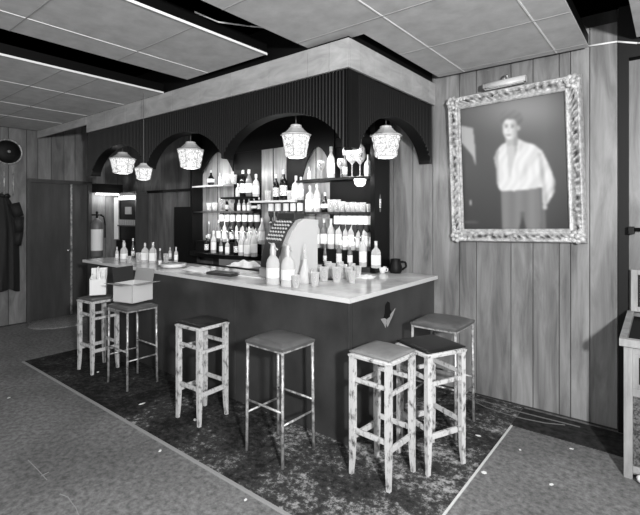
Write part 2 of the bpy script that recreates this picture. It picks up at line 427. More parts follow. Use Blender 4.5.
CT = 1.02
L = [(-5.75, 2.46), (-1.71, 2.46), (-1.71, 3.88), (-2.30, 3.88), (-2.30, 3.04), (-5.75, 3.04)]
t = thing('counter_top', 'pale glossy L-shaped counter top with a bright front edge', 'counter top', (0, 0, CT))
bm = nb(); prism(bm, L, -.034, 0, 'XY'); obj('worktop', bm, 'counter', t)
bm = nb(); bar(bm, (-5.75, 2.457, -.017), (-1.704, 2.457, -.017), .006, .030); bar(bm, (-1.707, 2.457, -.017), (-1.707, 3.88, -.017), .006, .030); obj('edge_strip', bm, 'edge', t)

# ---------------------------------------------------------------- carpet, mats
cv = nb(); box(cv, -5.45, -.955, 1.73, 3.88, 0.0, .008); o = obj('carpet', cv, 'carpet'); tag(o, 'dark worn carpet laid under and around the bar', 'carpet')
cv = nb(); box(cv, -.955, 1.6, 3.50, 3.86, 0.0, .006); o = obj('dark_floor_strip', cv, 'floor_strip'); tag(o, 'dark strip along the foot of the portrait wall', 'carpet')  # thin dark strip over the floor at the wall foot
t = thing('carpet_edge_strip', 'pale metal strip edging the dark carpet along its front and right sides', 'edge strip', (0, 0, .0))
bm = nb(); box(bm, -5.45, -.955, 1.705, 1.728, 0, .010, .003); obj('front_strip', bm, 'card_grey', t)
bm = nb(); box(bm, -.953, -.941, 1.705, 3.49, 0, .010, .002); obj('side_strip', bm, 'edge', t)
bm = nb(); lathe(bm, [(0, .012), (.36, .012), (.39, .0), (0, 0)], 40, squash=1.25); o = obj('door_mat', bm, noisy('coir_mat', .35, .6, (1, 1, 1), 60, 4, .9)); o.location = (-7.0, 2.75, 0)
tag(o, 'pale oval mat on the floor in front of the far door', 'mat')
# cables along the right wall
for k, (pts, lb) in enumerate([([(469, 399), (485, 407), (505, 414), (525, 419), (545, 423), (565, 425)], 'pale cable on the floor beneath the portrait, the lower one'),
                               ([(466, 396), (490, 403), (520, 412), (540, 417), (556, 421), (580, 427)], 'pale cable on the floor beneath the portrait, nearest the wall')]):
    t = thing('floor_cable', lb, 'cable', (-1, 3.7, 0), 0, 'cables on the floor by the wall')
    bm = nb(); path(bm, [onZ(x, y, .008+.006*k) - Vector((1*-1, 3.7, 0)) for x, y in pts], .0045, 6); obj('cable', bm, 'cord', t)

# litter
for i, (x, y, w, lb) in enumerate([(9, 398, .035, 'paper scrap on the bare floor at the far left edge'), (160, 451, .04, 'paper scrap on the bare floor beside the carpet edge'),
    (98, 373, .05, 'paper scrap under the far wooden stool'), (142, 405, .06, 'paper scrap on the carpet between the second and third stools'), (195, 421, .05, 'paper scrap below the dark-seated wooden stool on the left'),
    (478, 437, .05, 'paper scrap on the carpet near its right edge'), (520, 450, .03, 'tiny paper scrap on the floor right of the carpet strip'), (571, 449, .035, 'paper scrap on the floor under the portrait wall'),
    (484, 473, .05, 'white matchstick-like sliver beside the carpet strip'), (552, 485, .04, 'paper scrap in the right foreground'), (246, 500, .03, 'tiny paper scrap in the foreground by the carpet corner')]):
    p = onZ(x, y, .0); zz = .009 if (p.y > 1.74 and p.x < -.955) else .001
    bm = nb(); n = 6
    A = [(w*.5*random.uniform(.4, 1)*math.cos(2*PI*k/n), w*.35*random.uniform(.4, 1)*math.sin(2*PI*k/n)) for k in range(n)]
    prism(bm, A, 0, .003, 'XY'); o = obj('paper_scrap', bm, 'card'); o.location = (p.x, p.y, zz); o.rotation_euler.z = random.uniform(0, 3)
    tag(o, lb, 'litter', 'litter on the floor')

# cracks in the floor
t = thing('floor_crack', 'pale jagged crack in the bare floor at the bottom left', 'crack')
for pts in ([(60, 494), (68, 497), (72, 503), (76, 508), (79, 516)], [(28, 460), (38, 470), (47, 480)], [(41, 476), (49, 472)]):
    bm = nb()
    for a, b in zip(pts[:-1], pts[1:]): bar(bm, onZ(*a, .001), onZ(*b, .001), .004, .003)
    obj('crack_line', bm, 'card_grey', t)

# ---------------------------------------------------------------- stools
def pad(bm, w, d, z, th, bulge=.012, dome=.012, n=12):
    """cushion with bowed sides and a domed top"""
    def edge(u, v):
        x = u*w/2*(1+bulge*3*(1-v*v)); y = v*d/2*(1+bulge*3*(1-u*u)); return x, y
    top = [[None]*(n+1) for _ in range(n+1)]; bot = [[None]*(n+1) for _ in range(n+1)]
    for i in range(n+1):
        for j in range(n+1):
            u = -1+2*i/n; v = -1+2*j/n; x, y = edge(u, v)
            k = (1-u**6)*(1-v**6)
            top[i][j] = bm.verts.new((x, y, z+th*.55+th*.45*min(1, k*1.4)+dome*(1-u*u)*(1-v*v)))
            bot[i][j] = bm.verts.new((x*.985, y*.985, z))
    for i in range(n):
        for j in range(n):
            bm.faces.new((top[i][j], top[i+1][j], top[i+1][j+1], top[i][j+1])).smooth = True
            bm.faces.new((bot[i][j], bot[i][j+1], bot[i+1][j+1], bot[i+1][j]))
    for i in range(n):
        bm.faces.new((bot[i][0], bot[i+1][0], top[i+1][0], top[i][0])); bm.faces.new((bot[i+1][n], bot[i][n], top[i][n], top[i+1][n]))
        bm.faces.new((bot[0][i+1], bot[0][i], top[0][i], top[0][i+1])); bm.faces.new((bot[n][i], bot[n][i+1], top[n][i+1], top[n][i]))
def leg_profile(bm, x, y, sx, sy, h, w):
    """square wooden leg with a slight outward kick at the foot"""
    st = [(0, .006, .66), (.10, .002, .85), (.25, 0, 1), (h*.6, 0, 1.02), (h, 0, 1.0)]
    prev = None
    for z, k, s in st:
        cx, cy = x+sx*k, y+sy*k; q = w/2*s
        cur = [bm.verts.new((cx+a*q, cy+b*q, z)) for a, b in ((-1, -1), (1, -1), (1, 1), (-1, 1))]
        if prev:
            for i in range(4): bm.faces.new((prev[i], prev[(i+1) % 4], cur[(i+1) % 4], cur[i]))
        else: bm.faces.new(cur[::-1])
        prev = cur
    bm.faces.new(prev)
def wood_stool(label, loc, rz, w, seat, h=.75, lw=.034):
    t = thing('bar_stool', label, 'stool', (loc[0], loc[1], .008), rz, 'stools at the bar')
    h -= .008; q = w/2-lw/2; zr = h-.045
    for sx in (-1, 1):
        for sy in (-1, 1):
            bm = nb(); leg_profile(bm, sx*q, sy*q, sx, sy, zr+.01, lw); obj('leg', bm, 'stoolwood', t)
    def rail(name, z, y_or_x, side, hh=.030, th=.018):
        bm = nb()
        if side == 'x': box(bm, -q+lw/2, q-lw/2, y_or_x-th/2, y_or_x+th/2, z-hh/2, z+hh/2, .003)
        else: box(bm, y_or_x-th/2, y_or_x+th/2, -q+lw/2, q-lw/2, z-hh/2, z+hh/2, .003)
        obj(name, bm, 'stoolwood', t)
    for s in (-1, 1):
        rail('stretcher', .58, s*q, 'x', .026); rail('stretcher', .27, s*q, 'x', .03)
        rail('stretcher', .545, s*q, 'y', .026); rail('stretcher', .225, s*q, 'y', .034)
    bm = nb(); pad(bm, w+.012, w+.012, zr-.0, .026, .010, .0); obj('seat_rim', bm, 'stoolwood', t)
    bm = nb(); pad(bm, w, w, zr+.026, .016, .010, .010); obj('seat_pad', bm, seat, t)
    return t
def metal_stool(label, loc, rz, w, d, seat, h=.75, x_rail=.34, y_rail=.26):
    t = thing('bar_stool', label, 'stool', (loc[0], loc[1], .008), rz, 'stools at the bar')
    h -= .008; a = w/2-.01; b = d/2-.01; zr = h-.035
    for sx in (-1, 1):
        for sy in (-1, 1):
            bm = nb(); tube(bm, (sx*(a+.006), sy*(b+.006), 0), (sx*a, sy*b, zr+.01), .0105, n=10); obj('leg', bm, 'metal', t)
    for s in (-1, 1):
        bm = nb(); tube(bm, (-a, s*b, x_rail), (a, s*b, x_rail), .0075, n=8); obj('stretcher', bm, 'metal', t)
        bm = nb(); tube(bm, (s*a, -b, y_rail), (s*a, b, y_rail), .0075, n=8); obj('stretcher', bm, 'metal', t)
    bm = nb(); box(bm, -a-.008, a+.008, -b-.008, b+.008, zr-.012, zr+.004); obj('seat_frame', bm, 'metal', t)
    bm = nb(); pad(bm, w+.008, d+.008, zr+.002, .034, .012, .012); obj('seat_pad', bm, seat, t)
    return t
wood_stool('worn wooden bar stool at the far left carrying the small open carton', (-4.60, 2.12), .05, .285, 'seat_mid', .75)
metal_stool('thin-legged metal stool carrying the large open carton', (-3.985, 2.155), 0, .36, .30, 'seat_mid', .75)
wood_stool('worn wooden bar stool with a dark seat, standing alone left of the grey-topped metal stool', (-2.89, 2.135), .03, .285, 'seat_dark', .765)
metal_stool('thin-legged metal stool with a mid-grey padded seat, empty', (-2.065, 2.155), -.02, .345, .305, 'seat_mid', .765)
wood_stool('nearest worn wooden bar stool, with a light grey seat, at the bar corner', (-1.395, 2.36), -.06, .292, 'seat_light', .77)
wood_stool('worn wooden bar stool with a dark seat turned at an angle at the bar corner', (-1.235, 2.695), -.42, .31, 'seat_dark', .765)
metal_stool('thin-legged stool with a wide grey top set back by the right wall', (-1.365, 3.20), 0, .35, .36, 'seat_mid', .795)

# ---------------------------------------------------------------- cartons
def carton(loc, rz, w, d, h, flaps, label, mats, name='cardboard_box'):
    t = thing(name, label, 'box', loc, rz)
    th = .004
    bm = nb(); box(bm, -w/2, w/2, -d/2, d/2, 0, th); box(bm, -w/2, w/2, -d/2, -d/2+th, 0, h); box(bm, -w/2, w/2, d/2-th, d/2, 0, h)
    box(bm, -w/2, -w/2+th, -d/2, d/2, 0, h); box(bm, w/2-th, w/2, -d/2, d/2, 0, h); obj('carton_body', bm, mats[0], t)
    for side, ang, ln, m in flaps:
        bm = nb(); W = (w if side in 'ns' else d)
        box(bm, -W/2+.003, W/2-.003, 0, ln, -th/2, th/2)
        R = Matrix.Rotation(ang, 4, 'X')
        q = {'s': (Matrix.Translation((0, -d/2, h)) @ Matrix.Rotation(PI, 4, 'Z')), 'n': Matrix.Translation((0, d/2, h)),
             'e': Matrix.Translation((w/2, 0, h)) @ Matrix.Rotation(-PI/2, 4, 'Z'), 'w': Matrix.Translation((-w/2, 0, h)) @ Matrix.Rotation(PI/2, 4, 'Z')}[side]
        xform(bm, 0, q @ R); obj('flap', bm, m, t)
    return t
carton((-3.985, 2.16, .776), .22, .25, .24, .17, [('n', 1.35, .12, 'card_grey'), ('w', 1.45, .14, 'card_shade'), ('s', .12, .10, 'card_grey'), ('e', .1, .10, 'card_grey')],
       'large cardboard box with open flaps on the metal stool', ('card_body',))
t = carton((-4.60, 2.12, .772), -.5, .16, .15, .16, [('w', 1.2, .10, 'card'), ('s', 2.0, .05, 'card'), ('n', 1.5, .10, 'card')],
       'small white carton with flaps up on the far wooden stool', ('card',))
bm = nb()
for k in range(4): tube(bm, (-.04+.028*k, .0+.01*(k % 2), .02), (-.045+.03*k, .01, .215+.01*(k % 3)), .013, .013, 10)
box(bm, -.06, .05, -.01, .004, .12, .27, .004)
o = obj('wrapped_bottles', bm, 'paper'); o.location = (-4.60, 2.12, .777); o.rotation_euler.z = -.5; tag(o, 'white wrapped bundle sticking out of the small carton', 'bundle')

# ---------------------------------------------------------------- bottles, glasses
def bottle(kind, label, group=None):
    """bottle prototypes of 0.30 m height"""
    t = thing('bottle', label, 'bottle', (0, 0, 0), 0, group)
    bm = nb()
    if kind in ('dark', 'mid', 'pale'):
        lathe(bm, [(0, 0), (.034, 0), (.037, .006), (.037, .165), (.034, .19), (.018, .222), (.0135, .235), (.0135, .29), (0, .29)], 18)
        lr = .038; z0, z1 = .045, .145
    elif kind == 'square':
        lathe(bm, [(0, 0), (.044, 0), (.047, .006), (.047, .15), (.04, .175), (.017, .2), (.0145, .21), (.0145, .26), (0, .26)], 4, smooth=False)
        xform(bm, 0, Matrix.Rotation(PI/4+.3, 4, 'Z')); lr = None; z0, z1 = .03, .13
    elif kind == 'slim':
        lathe(bm, [(0, 0), (.027, 0), (.029, .006), (.028, .14), (.022, .19), (.012, .24), (.011, .33), (0, .33)], 16); lr = .0295; z0, z1 = .04, .12
    elif kind == 'round':
        lathe(bm, [(0, 0), (.038, 0), (.05, .03), (.055, .075), (.045, .12), (.02, .16), (.014, .175), (.014, .235), (0, .235)], 18); lr = .056; z0, z1 = .05, .10
    mm = {'dark': 'bottle_dark', 'mid': 'bottle_mid', 'pale': 'bottle_pale', 'square': 'bottle_pale', 'slim': 'bottle_mid', 'round': 'bottle_dark'}[kind]
    top = {'square': .26, 'slim': .33, 'round': .235}.get(kind, .29)
    obj('glass_body', bm, mm, t)
    bm = nb()
    if kind == 'square': lathe(bm, [(.0485, z0), (.0485, z1)], 4, smooth=False); xform(bm, 0, Matrix.Rotation(PI/4+.3, 4, 'Z'))
    else: lathe(bm, [(lr, z0), (lr, z1)], 18)
    obj('paper_label', bm, 'label_grey' if kind in ('dark', 'slim') else 'label', t)
    bm = nb(); lathe(bm, [(.0155, top-.035), (.0155, top+.004), (.012, top+.008), (0, top+.008)], 14); obj('bottle_cap', bm, 'cap', t)
    return t
def optic(label, group=None):
    """inverted spirit bottle on a measure; origin at the nozzle tip"""
    t = thing('inverted_bottle', label, 'bottle', (0, 0, 0), 0, group)
    bm = nb(); lathe(bm, [(0, .33), (.034, .33), (.037, .322), (.037, .17), (.034, .145), (.018, .115), (.0135, .10), (.0135, .06), (0, .06)], 16); obj('glass_body', bm, 'bottle_amber', t)
    bm = nb(); lathe(bm, [(.038, .2), (.038, .295)], 16); obj('paper_label', bm, 'label', t)
    bm = nb(); lathe(bm, [(0, .07), (.018, .068), (.02, .05), (.02, .025), (.008, .015), (.006, 0), (0, 0)], 12); obj('measure', bm, 'chrome', t)
    bm = nb(); box(bm, -.008, .008, .01, .07, .05, .075); obj('wall_clip', bm, 'chrome', t)
    return t
def goblet(label, filled=True, group=None):
    t = thing('wine_glass', label, 'glass', (0, 0, 0), 0, group)
    bm = nb(); lathe(bm, [(0, .0), (.036, .0), (.036, .003), (.006, .008), (.004, .02), (.004, .085), (.012, .095), (.036, .12), (.043, .15), (.036, .195), (.034, .195), (.041, .15), (.034, .122), (0, .098)], 20); obj('glass_bowl', bm, 'glass', t)
    if filled: bm = nb(); lathe(bm, [(0, .1), (.032, .122), (.040, .15), (.0385, .162), (0, .162)], 20); obj('drink', bm, 'wine', t)
    return t
def tumbler(label, group=None, h=.10, r=.033):
    t = thing('tumbler', label, 'glass', (0, 0, 0), 0, group)
    bm = nb(); lathe(bm, [(0, 0), (r*.8, 0), (r, h), (r*.92, h), (r*.74, .01), (0, .01)], 16); obj('glass_wall', bm, 'glass', t)
    bm = nb(); lathe(bm, [(0, .0005), (r*.76, .0005), (r*.78, .012), (0, .012)], 16); obj('thick_base', bm, 'bottle_pale', t)
    return t
PROTO = {}
def place(kind, x, y, z, label, group, s=1, rz=None, sz=None):
    sz = sz or s
    rz = random.uniform(-.5, .5) if rz is None else rz
    if kind not in PROTO:
        if kind in ('dark', 'mid', 'pale', 'square', 'slim', 'round'): p = bottle(kind, label, group)
        elif kind == 'optic': p = optic(label, group)
        elif kind == 'goblet': p = goblet(label, True, group)
        elif kind == 'empty_goblet': p = goblet(label, False, group)
        elif kind == 'tumbler': p = tumbler(label, group)
        PROTO[kind] = p; p.location = (x, y, z); p.scale = (s, s, sz)
        if group: p['group'] = group
        if kind != 'optic': p.rotation_euler.z = rz
        return p
    return dup(PROTO[kind], (x, y, z), 0 if kind == 'optic' else rz, label, group, (s, s, sz))
WORD = {'dark': 'dark bottle', 'mid': 'half-dark bottle', 'pale': 'pale bottle', 'square': 'square pale bottle', 'slim': 'slim tall bottle', 'round': 'round dark bottle',
        'optic': 'inverted bottle', 'goblet': 'stemmed glass of dark drink', 'empty_goblet': 'empty stemmed glass', 'tumbler': 'clear tumbler'}
def row(items, Y, z, where, group):
    """items: (photo column, kind, size[, vertical size])"""
    for i, it in enumerate(items):
        px, kind, s = it[:3]; sz = it[3] if len(it) > 3 else s
        x = onY(px, 200, Y).x
        if kind != 'tumbler': s *= 1.06; sz *= 1.08
        place(kind, x, Y, z, '%s, %s from left %s' % (WORD[kind], ORD[i], where), group, s, sz=sz)

# ---------------------------------------------------------------- back bar
SY = 3.70
def bxx(px, Y): return onY(px, 200, Y).x
t = thing('back_bar', 'shelved back bar set against the wall behind the counter', 'shelving', (0, WY, 0))
def q(name, x0, x1, y0, y1, z0, z1, m, bev=0):
    bm = nb(); box(bm, x0, x1, y0-WY, y1-WY, z0, z1, bev); return obj(name, bm, m, t)
xa, xb, xc, xd, xe, xf, xg = bxx(204, 3.86), bxx(235, 3.86), bxx(264, 3.86), bxx(288, 3.86), bxx(304, 3.86), bxx(331, 3.86), bxx(386, 3.86)
o = q('pale_back', xa, xb, 3.84, 3.897, 1.0, 2.735, 'board'); tone_boards(o, [1.55])
q('dark_back', xb, xc, 3.84, 3.897, 1.0, 2.735, 'black')
o = q('pale_back', xc, xd, 3.82, 3.897, 1.0, 2.44, 'board'); tone_boards(o, [1.55])
q('dark_back', xd, xe, 3.84, 3.897, 1.0, 2.735, 'black')
o = q('pale_back', xe, xf, 3.84, 3.897, 1.0, 2.735, 'board'); tone_boards(o, [1.55])
q('dark_back', xf, xg-.02, 3.84, 3.897, 1.0, 2.735, 'black')
def shadow_arch(x0, x1, apex, zs, za, Y):  # black panel cut to the shape of the pelmet's shadow on the back
    bm = nb(); P = [(x0, 2.735), (x0, zs)]
    for k in range(1, 9): f = k/9; P.append((x0+(apex-x0)*f, zs+(za-zs)*math.sin(f*PI/2)**.9))
    P.append((apex, za))
    for k in range(1, 9): f = 1-k/9; P.append((x1+(apex-x1)*f, zs+(za-zs)*math.sin(f*PI/2)**.9))
    P += [(x1, zs), (x1, 2.735)]
    prism(bm, [(a, b) for a, b in P], Y-WY-.02, Y-WY, 'XZ'); obj('pelmet_shadow_arch', bm, 'black', t)
shadow_arch(bxx(203, 3.8), bxx(234, 3.8), bxx(219, 3.8), 2.14, 2.42, 3.8)
shadow_arch(bxx(303, 3.8), bxx(335, 3.8), bxx(318, 3.8), 2.00, 2.33, 3.8)
q('pelmet_shadow_panel', xb, xe, 3.800, 3.818, 2.38, 2.735, 'black')  # black panel in place of the pelmet's shadow above the shelves
q('pelmet_shadow_panel', xf-.02, xg-.02, 3.800, 3.818, 2.30, 2.735, 'black')
q('jamb', xa-.04, xa, 3.66, 3.897, 1.0, 2.735, 'pelmet'); q('jamb', xg-.02, xg+.03, 3.60, 3.88, 1.03, 2.59, 'pelmet')
for (a, b) in ((xa, xb), (xe, xf), (xc, xd)):
    q('joint', (a+b)/2-.004, (a+b)/2+.004, 3.815 if a == xc else 3.836, 3.85, 1.05, 2.42, 'black')
q('back_counter', xa-.05, -2.34, 3.42, 3.80, .86, .90, 'pelmet'); q('cupboard_front', xa-.05, -2.34, 3.45, 3.48, 0.01, .86, 'black')
Z1, Z2, Z3 = 1.08, 1.61, 1.96
def shelf(x0, x1, y0, z, m='pelmet', round_=.0, th=.022):
    bm = nb()
    n = 14; w = (x1-x0)
    poly = [(x0, 3.835), (x1, 3.835)] + [(x1 - w*k/n, y0 + round_*(abs(2*k/n-1)**2.5)) for k in range(n+1)]
    prism(bm, [(a, b-WY) for a, b in poly], z-th, z, 'XY'); obj('shelf', bm, m, t)
shelf(xa, xc-.02, 3.50, Z1, round_=.12, th=.05); shelf(xe, xg-.02, 3.46, Z1, round_=.16, th=.05)
shelf(xa, xb, 3.66, 1.97, 'glass'); shelf(xb, xc, 3.62, 1.80, 'pelmet'); shelf(xa, xc, 3.62, 1.625, 'pelmet', .06)
shelf(xe, xg-.02, 3.60, Z2, 'pelmet', .08); shelf(xe+.02, xg-.02, 3.60, Z3, 'pelmet', .10)
shelf(xc, xe, 3.62, 1.745, 'card'); shelf(xa+.02, xc-.05, 3.70, Z1+.14, 'black'); shelf(xe+.02, xg-.05, 3.68, Z1+.14, 'black')
# display blocks under the raised steps
q('step_riser', xa+.02, xc-.05, 3.705, 3.725, Z1, Z1+.118, 'black'); q('step_riser', xe+.02, xg-.05, 3.685, 3.705, Z1, Z1+.118, 'black')

row([(211, 'round', .8), (220, 'pale', .5), (225, 'tumbler', 1.1), (229, 'tumbler', 1.3), (234, 'tumbler', 1.2)], 3.74, 1.97, 'on the left bay top shelf', 'bottles and glasses, left bay top shelf')
row([(238, 'square', .6), (243, 'dark', 1.05), (249, 'mid', 1.05), (256, 'square', .95)], 3.72, 1.80, 'on left bay upper dark shelf', 'bottles, left bay upper shelf')
row([(209, 'tumbler', 1.1), (215, 'tumbler', 1.1), (221, 'empty_goblet', .8), (227, 'dark', .5), (232, 'goblet', .8)], 3.73, 1.625, 'on middle shelf of left bay', 'glasses, left bay middle shelf')
row([(239, 'square', .5), (244, 'square', .5), (249, 'square', .52), (254, 'round', .6), (259, 'dark', .5)], 3.72, 1.625, 'at the left bay middle shelf right end', 'bottles, left bay middle shelf right end')
row([(px, 'optic', .82) for px in (222, 227.5, 233, 239, 245, 251, 257)], 3.765, 1.315, 'under middle shelf of left bay', 'inverted bottles, left bay')
row([(209, 'slim', .72), (219, 'mid', .9), (225, 'pale', .9), (232, 'dark', .85), (238, 'pale', .95), (244, 'square', 1.0), (251, 'pale', .95), (257, 'square', .95), (262, 'pale', 1.0)], 3.78, Z1+.14, 'on the left bay raised step', 'bottles, left bay step')
row([(206.5, 'dark', .7), (213.5, 'pale', .9), (221, 'mid', .62), (227.5, 'square', .68), (236, 'dark', .72), (241, 'pale', .85), (248, 'square', .98), (254, 'pale', 1.0)], 3.62, Z1, 'on bottom shelf of left bay', 'bottles, left bay bottom shelf')
row([(268, 'tumbler', 1.2), (276, 'dark', .95), (283.5, 'dark', 1.1), (290, 'tumbler', 1.1), (296, 'square', .95), (301, 'pale', .8)], 3.72, 1.745, 'on the white shelf between the two bays', 'bottles and glasses, middle shelf')
row([(271, 'optic', .85), (278, 'optic', .85), (286, 'optic', .85), (293, 'optic', .85), (300, 'optic', .85)], 3.75, 1.44, 'under the white shelf between the bays', 'inverted bottles, middle')
row([(309, 'square', .5), (321, 'goblet', .95), (331, 'pale', 1.05), (341, 'goblet', .95), (345, 'slim', .85), (352, 'empty_goblet', 1.4), (360, 'empty_goblet', 1.35), (368, 'square', .75), (378, 'tumbler', .6)], 3.70, Z3, 'on top shelf of right bay', 'bottles and glasses, right bay top shelf')
row([(310, 'square', 1.0), (317, 'pale', .95), (325, 'round', .8), (331, 'tumbler', 1.3), (337, 'tumbler', 1.3), (342, 'tumbler', 1.1), (348, 'tumbler', 1.0), (353, 'tumbler', 1.0), (358, 'tumbler', .95), (363, 'tumbler', .95), (369, 'tumbler', .8), (378, 'slim', .98)], 3.70, Z2, 'on middle shelf of right bay', 'glasses, right bay middle shelf')
row([(337, 'optic', .85), (343, 'optic', .85), (349, 'optic', .85), (355, 'optic', .85), (361, 'optic', .85), (367, 'optic', .85), (373, 'optic', .85), (379, 'optic', .85)], 3.75, 1.30, 'under middle shelf of right bay', 'inverted bottles, right bay')
row([(310, 'dark', .95), (317, 'pale', .95), (324, 'mid', 1.0), (331, 'pale', 1.0), (339, 'pale', 1.0), (346, 'square', 1.0), (352, 'pale', 1.0), (359, 'square', .9), (366, 'pale', .95), (373, 'mid', .9), (380, 'pale', .95)], 3.76, Z1+.14, 'on the right bay raised step', 'bottles, right bay step')
row([(314, 'pale', .95), (325, 'slim', .62), (339, 'mid', .72), (350, 'mid', .66), (363, 'pale', .95), (376, 'square', .88)], 3.60, Z1, 'on bottom shelf of right bay', 'bottles, right bay bottom shelf')

# glowing bowl standing in for a lantern's mirror reflection, under right top shelf
t = thing('lantern_reflection', 'small glowing bowl standing in for a lantern reflection under the right bay top shelf', 'lamp', (bxx(360, 3.68), 3.68, Z3-.022))
bm = nb(); lathe(bm, [(0, -.075), (.03, -.073), (.052, -.05), (.06, -.015), (.06, -.004)], 20); obj('reflection_bowl', bm, 'lamp', t)
bm = nb(); lathe(bm, [(.0, -.004), (.064, -.004), (.064, 0), (0, 0)], 20); obj('reflection_mount', bm, 'card', t)
# glass rack with upside-down glasses inside the right arch
for k, px in enumerate((346, 351, 356, 361)):
    x = bxx(px, 3.66)
    p = dup(PROTO['empty_goblet'], (x, 3.66, 2.36), 0, 'upside-down glass hanging above the right bay, %s from the left' % ORD[k], 'glasses hanging above the right bay', (.9, .9, .9))
    p.rotation_euler = (PI, 0, 0)
t = thing('glass_rack', 'dark rack holding the upside-down glasses above the right bay', 'rack', (bxx(353, 3.66), 3.66, 2.362))
bm = nb(); box(bm, -.18, .18, -.05, .17, 0, .012); obj('rack_plate', bm, 'black', t)

# panel wall at px 150-200, black board
t = thing('black_board', 'tall black board standing behind the counter left of the shelves', 'board', (-5.50, 3.80, .0))
bm = nb(); bm2 = box(bm, -.30, .26, -.02, .02, .01, 1.69, .004); obj('board_panel', bm, 'black', t)
bm = nb(); box(bm, .262, .275, -.022, .022, .01, 1.68); obj('board_edge', bm, 'door', t)
t = thing('wall_rail', 'dark horizontal rail along the panelled wall left of the shelves', 'rail', (-5.9, WY-.03, 1.94))
bm = nb(); box(bm, -.8, .8, -.01, .02, -.02, .02); obj('rail', bm, 'pelmet', t)

# far left: lit cabinet in the corner behind the bar
t = thing('corner_cabinet', 'dark corner cabinet with a lit top and pale edge, far behind the bar', 'cabinet', (-6.93, 3.70, 0))
def cc(name, *a, m='black', **k):
    bm = nb(); box(bm, *a); return obj(name, bm, m, t)
cc('pale_edge', -.39, -.375, -.07, .0, 1.16, 1.86, m='card')
cc('side_wall', .22, .25, -.03, .18, 0, 1.90, m='door')
cc('back_panel', -.37, .22, .02, .04, 1.15, 1.90, m='pelmet'); cc('top_panel', -.38, .25, -.03, .18, 1.901, 1.94, m='door')
cc('lit_head', -.36, .20, .0, .018, 1.82, 1.885, m='lamp')
cc('cupboard', -.37, .215, -.04, .17, 0, 1.145)
for k in range(9): cc('packet', -.33+.058*k, -.285+.058*k, -.02, .015, 1.40, 1.49, m='card_grey')
cc('shelf', -.365, .215, -.025, .018, 1.38, 1.40, m='door')
cc('notice', -.18, .03, .010, .018, 1.58, 1.70, m='card_grey')
t = thing('lintel', 'dark lintel box over the lit recess beside the far door', 'lintel', (WX+.03, 3.58, 1.93))
bm = nb(); box(bm, 0, .16, -.31, .12, 0, .14); obj('lintel_box', bm, 'pelmet', t)
bm = nb(); tube(bm, (.08, -.28, -.02), (.08, .1, -.02), .014); obj('strip_lamp', bm, 'lamp', t)

# fire extinguisher
p = onX(97, 240, -7.24)
t = thing('fire_extinguisher', 'cylindrical fire extinguisher fixed to the wall beside the far door', 'fire extinguisher', (-7.24, p.y, .90))
bm = nb(); lathe(bm, [(0, 0), (.085, 0), (.088, .01), (.088, .52), (.07, .57), (.03, .60), (.022, .62), (0, .62)], 24); obj('cylinder', bm, 'extinguisher', t)
bm = nb(); lathe(bm, [(.0895, .10), (.0895, .44)], 24); obj('paper_label', bm, 'label', t)
bm = nb(); tube(bm, (0, 0, .61), (0, 0, .70), .016); tube(bm, (0, -.08, .67), (0, .08, .67), .011); ball(bm, (0, 0, .71), .02); obj('valve', bm, 'black', t)
bm = nb(); path(bm, [(0, .05, .67), (.02, .10, .64), (.03, .115, .5), (.03, .115, .3)], .010); obj('hose', bm, 'black', t)
bm = nb(); box(bm, -.108, -.08, -.05, .05, .2, .42); obj('bracket', bm, 'black', t)

# coats and bell on the left wall
def coat(loc, lb, w, h, seed):
    rnd = random.Random(seed)
    t = thing('coat', lb, 'coat', loc)
    bm = nb(); nu, nv = 44, 26; g = []
    for j in range(nv+1):
        v = j/nv
        half = w*(.16+.34*min(1, v*4)**.7+.04*v)
        r = []
        for i in range(nu+1):
            a = 2*PI*i/nu
            fold = 1+.22*math.sin(7*a+seed+2*v)*min(1, v*2)+.10*math.sin(13*a+seed*2-v*3)
            dep = .085*(.5+.5*min(1, v*3))
            x = .018+max(0, dep*(1+math.cos(a)*fold))
            r.append(bm.verts.new((x, half*math.sin(a)*(1+.10*math.sin(5*a+seed)), -h*v + .03*math.sin(3*a+seed)*(v > .95))))
        g.append(r)
    for j in range(nv):
        for i in range(nu): bm.faces.new((g[j][i], g[j][i+1], g[j+1][i+1], g[j+1][i])).smooth = True
    bmesh.ops.remove_doubles(bm, verts=bm.verts, dist=.0005)
    obj('coat_body', bm, 'coat', t)
    for s in (-1, 1):
        bm = nb(); pts = [(.12, s*w*.36, -.10), (.15, s*w*.50, -.28), (.15, s*w*.50, -.5), (.14, s*w*.46, -.68)]
        for a, b, r0, r1 in zip(pts[:-1], pts[1:], (.07, .065, .058), (.065, .058, .05)): tube(bm, a, b, r0, r1, 14)
        obj('sleeve', bm, 'coat', t)
    bm = nb(); path(bm, [(.06, -.08, .0), (.13, -.05, .02), (.15, 0, .0), (.13, .05, .02), (.06, .08, .0)], .022, 8); obj('collar', bm, 'coat', t)
    bm = nb(); path(bm, [(-.026, 0, .03), (.05, 0, .03), (.06, 0, .06)], .008, 6); obj('coat_hook', bm, 'chrome', t)
p = onX(5, 200, WX)
coat((WX+.04, 2.03, 1.83), 'long dark coat hanging on the left wall below the round bell, nearer the door', .34, 1.30, 1.3)
coat((WX+.04, 1.50, 1.84), 'second dark coat hanging at the extreme left edge', .36, 1.28, 4.1)
p = onX(7, 152, WX)
t = thing('wall_bell', 'round dark bell with a pale rim high on the left wall', 'bell', (WX+.012, p.y, p.z))
def disc_x(bm, prof, n=32):
    lathe(bm, prof, n); xform(bm, 0, Matrix.Rotation(PI/2, 4, 'Y'))
bm = nb(); disc_x(bm, [(0, .07), (.06, .07), (.13, .055), (.165, .02), (.165, 0), (0, 0)]); obj('gong', bm, 'black', t)
